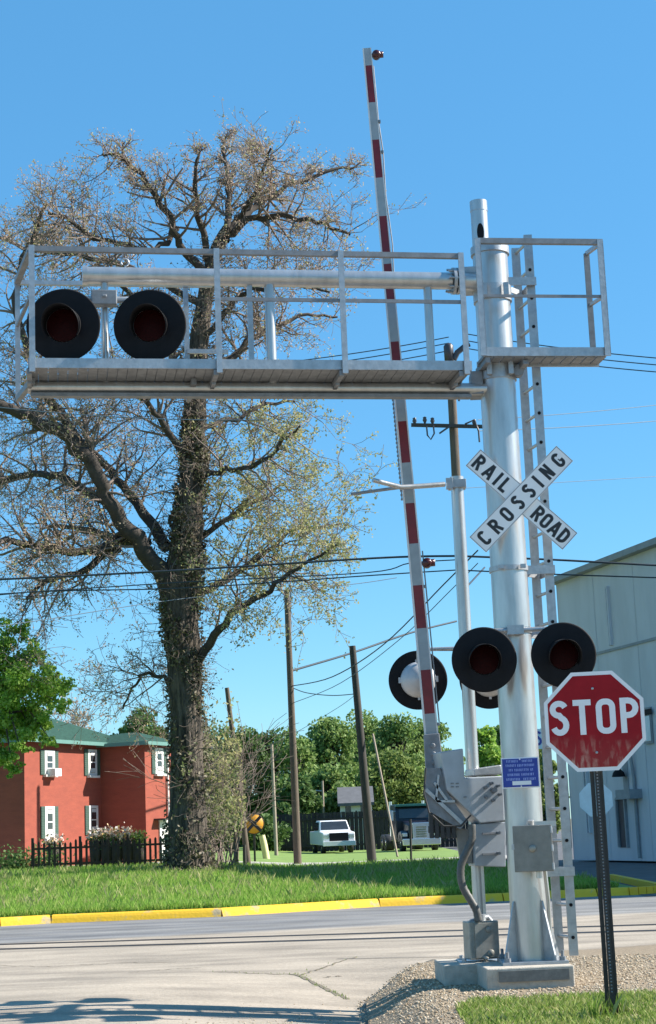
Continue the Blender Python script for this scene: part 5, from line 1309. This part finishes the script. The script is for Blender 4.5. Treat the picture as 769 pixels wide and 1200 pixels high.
limbs = [
 ([(205, 700, 14), (180, 660, 11), (150, 620, 10), (125, 580, 9), (105, 540, 8.5), (75, 512, 8), (35, 490, 7), (-10, 468, 6), (-60, 430, 4)], -4),
 ([(118, 565, 7), (95, 520, 6), (60, 470, 5), (35, 420, 4.5), (20, 350, 3.5), (35, 290, 3), (55, 240, 2)], -3),
 ([(150, 625, 7), (110, 648, 5), (60, 640, 4.5), (20, 636, 4), (-40, 640, 3)], -5),
 ([(140, 640, 5), (100, 665, 4), (60, 680, 3), (30, 700, 2)], -3),
 ([(130, 590, 6), (80, 565, 5), (40, 555, 4.5), (-10, 565, 4), (-50, 560, 3)], 4),
 ([(195, 640, 8), (160, 590, 6), (130, 555, 5), (105, 520, 4), (95, 480, 3)], 4),
 ([(175, 635, 5), (130, 632, 5), (90, 620, 3), (50, 612, 2)], 2),
 ([(232, 440, 7), (205, 420, 5), (180, 390, 4), (150, 340, 3), (110, 310, 2)], 3),
 ([(246, 330, 6), (222, 300, 5), (205, 270, 4.5), (188, 240, 4), (165, 205, 3), (140, 185, 2), (120, 178, 1.5)], -3),
 ([(205, 268, 4), (190, 290, 3), (150, 290, 3), (100, 270, 2.5), (60, 250, 2)], -4),
 ([(238, 360, 5), (190, 330, 4), (140, 310, 3.5), (90, 300, 3), (30, 290, 2.5), (-20, 270, 2)], 4),
 ([(262, 280, 6), (285, 255, 5), (310, 235, 4), (345, 215, 3), (390, 200, 2), (420, 195, 1.2)], 3),
 ([(266, 275, 5), (300, 258, 4), (340, 255, 3), (380, 262, 2.5), (410, 275, 1.5)], -3),
 ([(262, 280, 5), (270, 240, 4), (266, 205, 3), (260, 170, 2)], 2),
 ([(246, 310, 5), (235, 260, 4), (228, 220, 3), (232, 180, 1.5)], -2),
 ([(280, 260, 4), (300, 225, 3), (312, 195, 2), (320, 175, 1.3)], -4),
 ([(232, 435, 6), (262, 425, 5), (290, 402, 4), (320, 385, 3), (360, 370, 2), (395, 372, 1.3)], 3),
 ([(238, 400, 4), (268, 360, 3.5), (300, 340, 3), (345, 330, 2), (385, 345, 1.2)], -3),
 ([(230, 555, 4), (265, 550, 3.2), (300, 545, 2.8), (330, 520, 2), (350, 500, 1.3)], -3),
 ([(229, 505, 4), (260, 495, 3), (300, 480, 2.5), (345, 470, 1.5)], 3),
 ([(230, 780, 6), (250, 745, 5), (280, 715, 4), (315, 690, 3), (350, 665, 2), (395, 640, 1.3)], -3),
 ([(232, 700, 5), (265, 680, 4), (300, 655, 3), (340, 625, 2), (385, 615, 1.3)], 3),
 ([(228, 640, 4), (262, 610, 3), (300, 585, 2.5), (335, 570, 1.6)], 2),
 ([(226, 560, 5), (195, 500, 4), (170, 470, 3), (130, 440, 2.5), (80, 420, 2)], -4),
 ([(203, 800, 3), (180, 790, 2.2), (160, 800, 1.6), (145, 830, 1)], 2),
]
tb = MB(); P, R = limb(trunk); 
R = [r*1.06*(1+.05*rngT.gauss(0, 1)) for i, r in enumerate(R)]
tb.tube(P, R, 18); TRP = list(zip(P, R)); obj('trunk', tb, 'bark', bt)
lb = MB(); tw = MB(); tips_u = []; tips_g = []
for pts, dz in limbs:
    P, R = limb(pts, dz); P = [p+V((rngT.gauss(0, .06), rngT.gauss(0, .06), rngT.gauss(0, .06))) for p in P]
    lb.tube(P, R, 8, cap=False)
    n = len(P)
    cx = sum(k[0] for k in pts)/len(pts); cy = sum(k[1] for k in pts)/len(pts)
    green = pts[-1][0] > 250 and cy > 440
    tips = tips_g if green else tips_u
    length = sum((P[i+1]-P[i]).length for i in range(n-1))
    cnt = int(length*(3.0 if cy < 330 else 2.7))+6
    for k in range(cnt):
        t = rngT.uniform(.12, 1)**.8; i = min(n-2, int(t*(n-1))); q = P[i].lerp(P[i+1], t*(n-1)-i)
        bd = (P[i+1]-P[i]).normalized(); side = V((rngT.gauss(0, 1), rngT.gauss(0, 1), rngT.gauss(0.25, .8))); side -= bd*side.dot(bd); side.normalize()
        nd = (bd*.45+side*.75).normalized()
        up = .03 if cy < 420 else -.02
        grow(tw, tips, q, nd, rngT.uniform(1.3, 3.0)*(.85 if cy < 330 else .9), min(R[i]*.5, .06), 2, rngT, .48 if cy < 330 else .6, up, minr=.0085, seg=5, crook=.13 if cy < 330 else .2)
obj('limbs', lb, 'limb', bt)
tips_g = tips_g
# epicormic shoots on the trunk
tips_t = []
for k in range(520):
    p, r = TRP[rngT.randrange(2, len(TRP)-6)]; a = rngT.uniform(0, 6.28); d = V((math.cos(a), math.sin(a), rngT.uniform(-.1, .7)))
    if p.z < 6 and math.cos(a) < .1: continue
    grow(tw, tips_t, p+V((math.cos(a), math.sin(a), 0))*r*.8, d, rngT.uniform(.5, 1.3), .022, 1, rngT, .6, -.03, minr=.007, seg=4, crook=.3)
obj('twigs', tw, 'twig', bt)
tips_t = [t for t in tips_t if t.z > 9.5 or t.x > big.x-.7]
def pick(tips, n, sd):
    A_ = np.array([tuple(t) for t in tips]); i = RNG.integers(0, len(A_), n); return A_[i]+RNG.normal(size=(n, 3))*sd
cloudobj('buds', leafcloud(pick(tips_u, 58000, .08), .08, .55), 'bud', bt)
cloudobj('young_leaves', np.concatenate([leafcloud(pick(tips_g, 19000, .08), .11, .6), leafcloud(pick(tips_u, 10000, .06), .10, .6)]), 'budgreen', bt)
# ivy on the trunk
pts = []
for k in range(17000):
    i = int((rngT.random()**.8)*(len(TRP)-22))+1; p, r = TRP[i]; p2, _ = TRP[i+1]; a = rngT.uniform(0, 6.28); q = p.lerp(p2, rngT.random())
    if math.sin(a*2+i*.6)+1.3*math.sin(q.z*1.7+a*1.5)+rngT.gauss(0, .5) < .15: continue
    rr = r*rngT.uniform(1.0, 1.28); pts.append((q.x+math.cos(a)*rr, q.y+math.sin(a)*rr, q.z))
cloudobj('ivy', np.concatenate([leafcloud(np.array(pts), .15, .6), leafcloud(pick(tips_t, 3500, .08), .11, .6)]), 'ivy', bt)

def crown_points(n, lobes, rng=RNG):
    """points in the shells of many lobes: (centre, radii)"""
    out = []; tot = sum(l[1][0]*l[1][2] for l in lobes)
    for c, r in lobes:
        k = max(20, int(n*r[0]*r[2]/tot)); d = rng.normal(size=(k, 3)); d /= np.linalg.norm(d, axis=1)[:, None]
        rad_ = (.25+.95*rng.random(k)**.7)[:, None]
        out.append(np.array(c)+d*rad_*np.array(r))
    return np.concatenate(out)
def leafy(name, loc, H, Wd, leaf, nleaf, m, label, seed, group, base=.22, cat='tree', trunkm='limb', nl=26, aspect=.65):
    rr = random.Random(seed); loc = V(loc); t_ = thing(name, label, cat, loc, group)
    mb = MB(); tips = []; th = H*base
    mb.tube([loc-Z3*.2, loc+Z3*th*.5, loc+Z3*th+V((rr.gauss(0, .1), 0, 0)), loc+Z3*H*.8], [H*.026, H*.02, H*.017, H*.006], 9)
    lobes = []
    for k in range(nl):
        z = rr.uniform(base, .93)**1.15; f = math.sin(math.pi*min(1, max(0, (z-base*.7)/(1.05-base*.7)))**.75); a = rr.uniform(0, 6.28); rad_ = Wd*.5*f*rr.uniform(.35, .9)
        c = loc+V((math.cos(a)*rad_, math.sin(a)*rad_, z*H)); s_ = Wd*rr.uniform(.07, .17)
        lobes.append((tuple(c), (s_, s_, s_*rr.uniform(.6, .9))))
        mb.tube([loc+Z3*H*max(base*.8, z*.65), (loc+Z3*H*z*.8).lerp(c, .6), c], [H*.008, H*.006, H*.002], 4, cap=False)
    obj('trunk', mb, trunkm, t_)
    cloudobj('crown', leafcloud(crown_points(nleaf, lobes), leaf, aspect), m, t_); return t_

# bright leafy tree at the left edge (trunk out of the frame)
c = at(-20, 990, 58); lt = thing('leafy_tree', 'bright green leafy tree at the left edge in front of the red house', 'tree', V((c.x, 58, .4)))
mb = MB(); top = at(-5, 770, 58); mb.tube([V((c.x-1.0, 58, .2)), V((c.x-.9, 58, 3)), V((c.x-.5, 58, 5)), top], [.2, .17, .12, .03], 10)
lobes = []; rl_ = random.Random(3)
for (x, y, r) in ((5, 752, 22), (18, 775, 24), (40, 790, 22), (58, 812, 20), (30, 822, 26), (5, 815, 28), (72, 826, 12), (-20, 790, 40), (10, 850, 26), (35, 852, 18), (52, 846, 14), (0, 882, 22), (-30, 850, 40), (20, 740, 12), (65, 800, 10), (25, 880, 12), (-40, 740, 36), (15, 900, 9), (45, 862, 10), (60, 868, 7)):
    q = at(x, y, 58+rl_.uniform(-1.2, 1.2)); s_ = r*58/FPX
    for k in range(9):
        cc = q+V((rl_.gauss(0, s_*.55), rl_.gauss(0, s_*.6), rl_.gauss(0, s_*.5))); q_ = rl_.uniform(.28, .6); lobes.append((tuple(cc), (s_*q_, s_*q_, s_*q_*.75)))
    mb.tube([top.lerp(V((c.x-.6, 58, 4.5)), rl_.random()), q.lerp(top, .4)-Z3*.1, q], [.06, .04, .012], 5, cap=False)
obj('trunk', mb, 'limb', lt); cloudobj('crown', leafcloud(crown_points(30000, lobes), .14, .6), 'leafbright', lt)

ZTOP = lambda x: 999
# half bare tree behind the house roof
rr = random.Random(9); c = at(90, 985, 84); t_ = thing('bare_tree', 'thin brownish tree with few leaves rising behind the green roof', 'tree', V((c.x, 84, .4)))
mb = MB(); tips = []; mb.tube([V((c.x, 84, .3)), V((c.x-.2, 84, 5.5))], [.2, .12], 8)
obj('trunk', mb, 'limb', t_)
tw2 = MB()
for k in range(16): grow(tw2, tips, V((c.x-.2, 84, rr.uniform(4, 5.6))), V((rr.gauss(-.2, .6), rr.gauss(0, .6), 1)), rr.uniform(1.8, 3.2), .05, 2, rr, .6, .03, minr=.012, seg=4, crook=.2)
obj('twigs', tw2, 'twig', t_); cloudobj('buds', leafcloud(pick(tips, 2200, .12), .14, .6), 'bud', t_)

# brush right of and around the big trunk
BG = 'brush around the big tree'
def brush(px, ytop, ybot, wpx, Y, n, label, m='brush', seed=0):
    rr = random.Random(seed); b_ = at(px, ybot, Y); t_z = at(px, ytop, Y).z; Wd = wpx*Y/FPX
    b_.z = min(b_.z, .45); t_ = thing('shrub', label, 'shrub', b_, BG); mb = MB(); tips = []
    for k in range(9): grow(mb, tips, b_+V((rr.gauss(0, Wd*.12), rr.gauss(0, .4), 0)), V((rr.gauss(0, .22), rr.gauss(0, .2), 1)), (t_z-b_.z)*rr.uniform(.55, 1.0), .035, 2, rr, .45, .02, minr=.009, seg=5, crook=.14)
    obj('stem', mb, 'twig', t_); A_ = pick(tips, n, .16); A_ = A_[(A_[:, 0] > at(222, 900, Y).x) & (A_[:, 0] < at(284, 930, Y).x)]; cloudobj('foliage', leafcloud(A_, .16, .55), m, t_)
brush(262, 850, 1010, 56, 64, 2800, 'tall grey green shrub just right of the big trunk', 'budgreen', seed=1)
brush(266, 880, 1008, 46, 70, 1700, 'twiggy shrub between the big trunk and the thin leaning pole', seed=2)
brush(250, 900, 1012, 40, 62, 1600, 'tangled brush at the right foot of the big trunk', seed=3)

# far row of leafy trees
FG = 'leafy trees behind the trucks'
far = [  # px centre, top y, width px, Y, material, label
 (352, 852, 62, 132, 'leafmid', 'mid green tree behind the tall brown utility pole'),
 (392, 846, 62, 140, 'leafmid', 'rounded green tree behind the small pale house'),
 (430, 838, 64, 150, 'leafmid', 'tallest green tree behind the dark leaning pole'),
 (470, 836, 66, 145, 'leafmid', 'broad green tree behind the black semi truck'),
 (508, 846, 56, 152, 'leafmid', 'green tree top beside the raised gate arm'),
 (463, 882, 70, 124, 'leafpale', 'paler rounded bushy tree above the black semi truck'),
 (320, 862, 66, 138, 'leafdark', 'dark green tree left of the tall brown pole'),
 (285, 860, 62, 134, 'leafdark', 'dark tree behind the thin leaning pole'),
 (250, 862, 60, 140, 'leafdark', 'dark tree half hidden behind the big trunk'),
 (385, 905, 56, 122, 'leafmid', 'low leafy tree over the white pickup'),
 (350, 915, 44, 118, 'leafdark', 'low dark tree right of the tall brown pole'),
 (575, 858, 44, 120, 'leafbright', 'bright green tree seen between gate post and mast'),
 (598, 852, 50, 128, 'leafmid', 'green tree directly behind the silver mast'),
 (640, 880, 40, 110, 'leafpale', 'pale green tree seen through the ladder'),
 (410, 856, 60, 156, 'leafpale', 'pale green tree behind the gap between the two far poles'),
 (448, 858, 50, 158, 'leafmid', 'green tree just right of the dark leaning pole'),
 (488, 866, 50, 150, 'leafpale', 'pale green tree left of the gate mechanism'),
 (372, 872, 44, 146, 'leafpale', 'yellow green tree right of the tall brown pole'),
 (172, 836, 56, 96, 'leafdark', 'dark evergreen crown above the roof right of the red house'),
 (148, 850, 34, 98, 'leafdark', 'small dark crown just over the red house eave'),
]
for i, (px, yt, wpx, Y, m_, lab) in enumerate(far):
    b_ = at(px, 995, Y); H = (at(px, yt, Y).z-.1)*1.08
    leafy('leafy_tree', (b_.x, Y, .1), H, wpx*1.5*Y/FPX, .33 if Y > 105 else .24, 10500, m_, lab, 40+i, FG, base=.06, nl=80)
# dark undergrowth along the far edge, left of the fence
for i, (px, yt, wpx, Y, lab) in enumerate(((265, 935, 52, 108, 'dark undergrowth left of the yellow crossing sign'), (303, 945, 52, 110, 'dark undergrowth behind the yellow crossing sign'), (338, 942, 40, 116, 'dark undergrowth behind the tall brown pole base'))):
    b_ = at(px, 1000, Y); leafy('undergrowth_bush', (b_.x, Y, .1), at(px, yt, Y).z, wpx*1.3*Y/FPX, .3, 2600, 'leafdark', lab, 80+i, 'dark bushes at the lane', base=.05, cat='bush', nl=26)
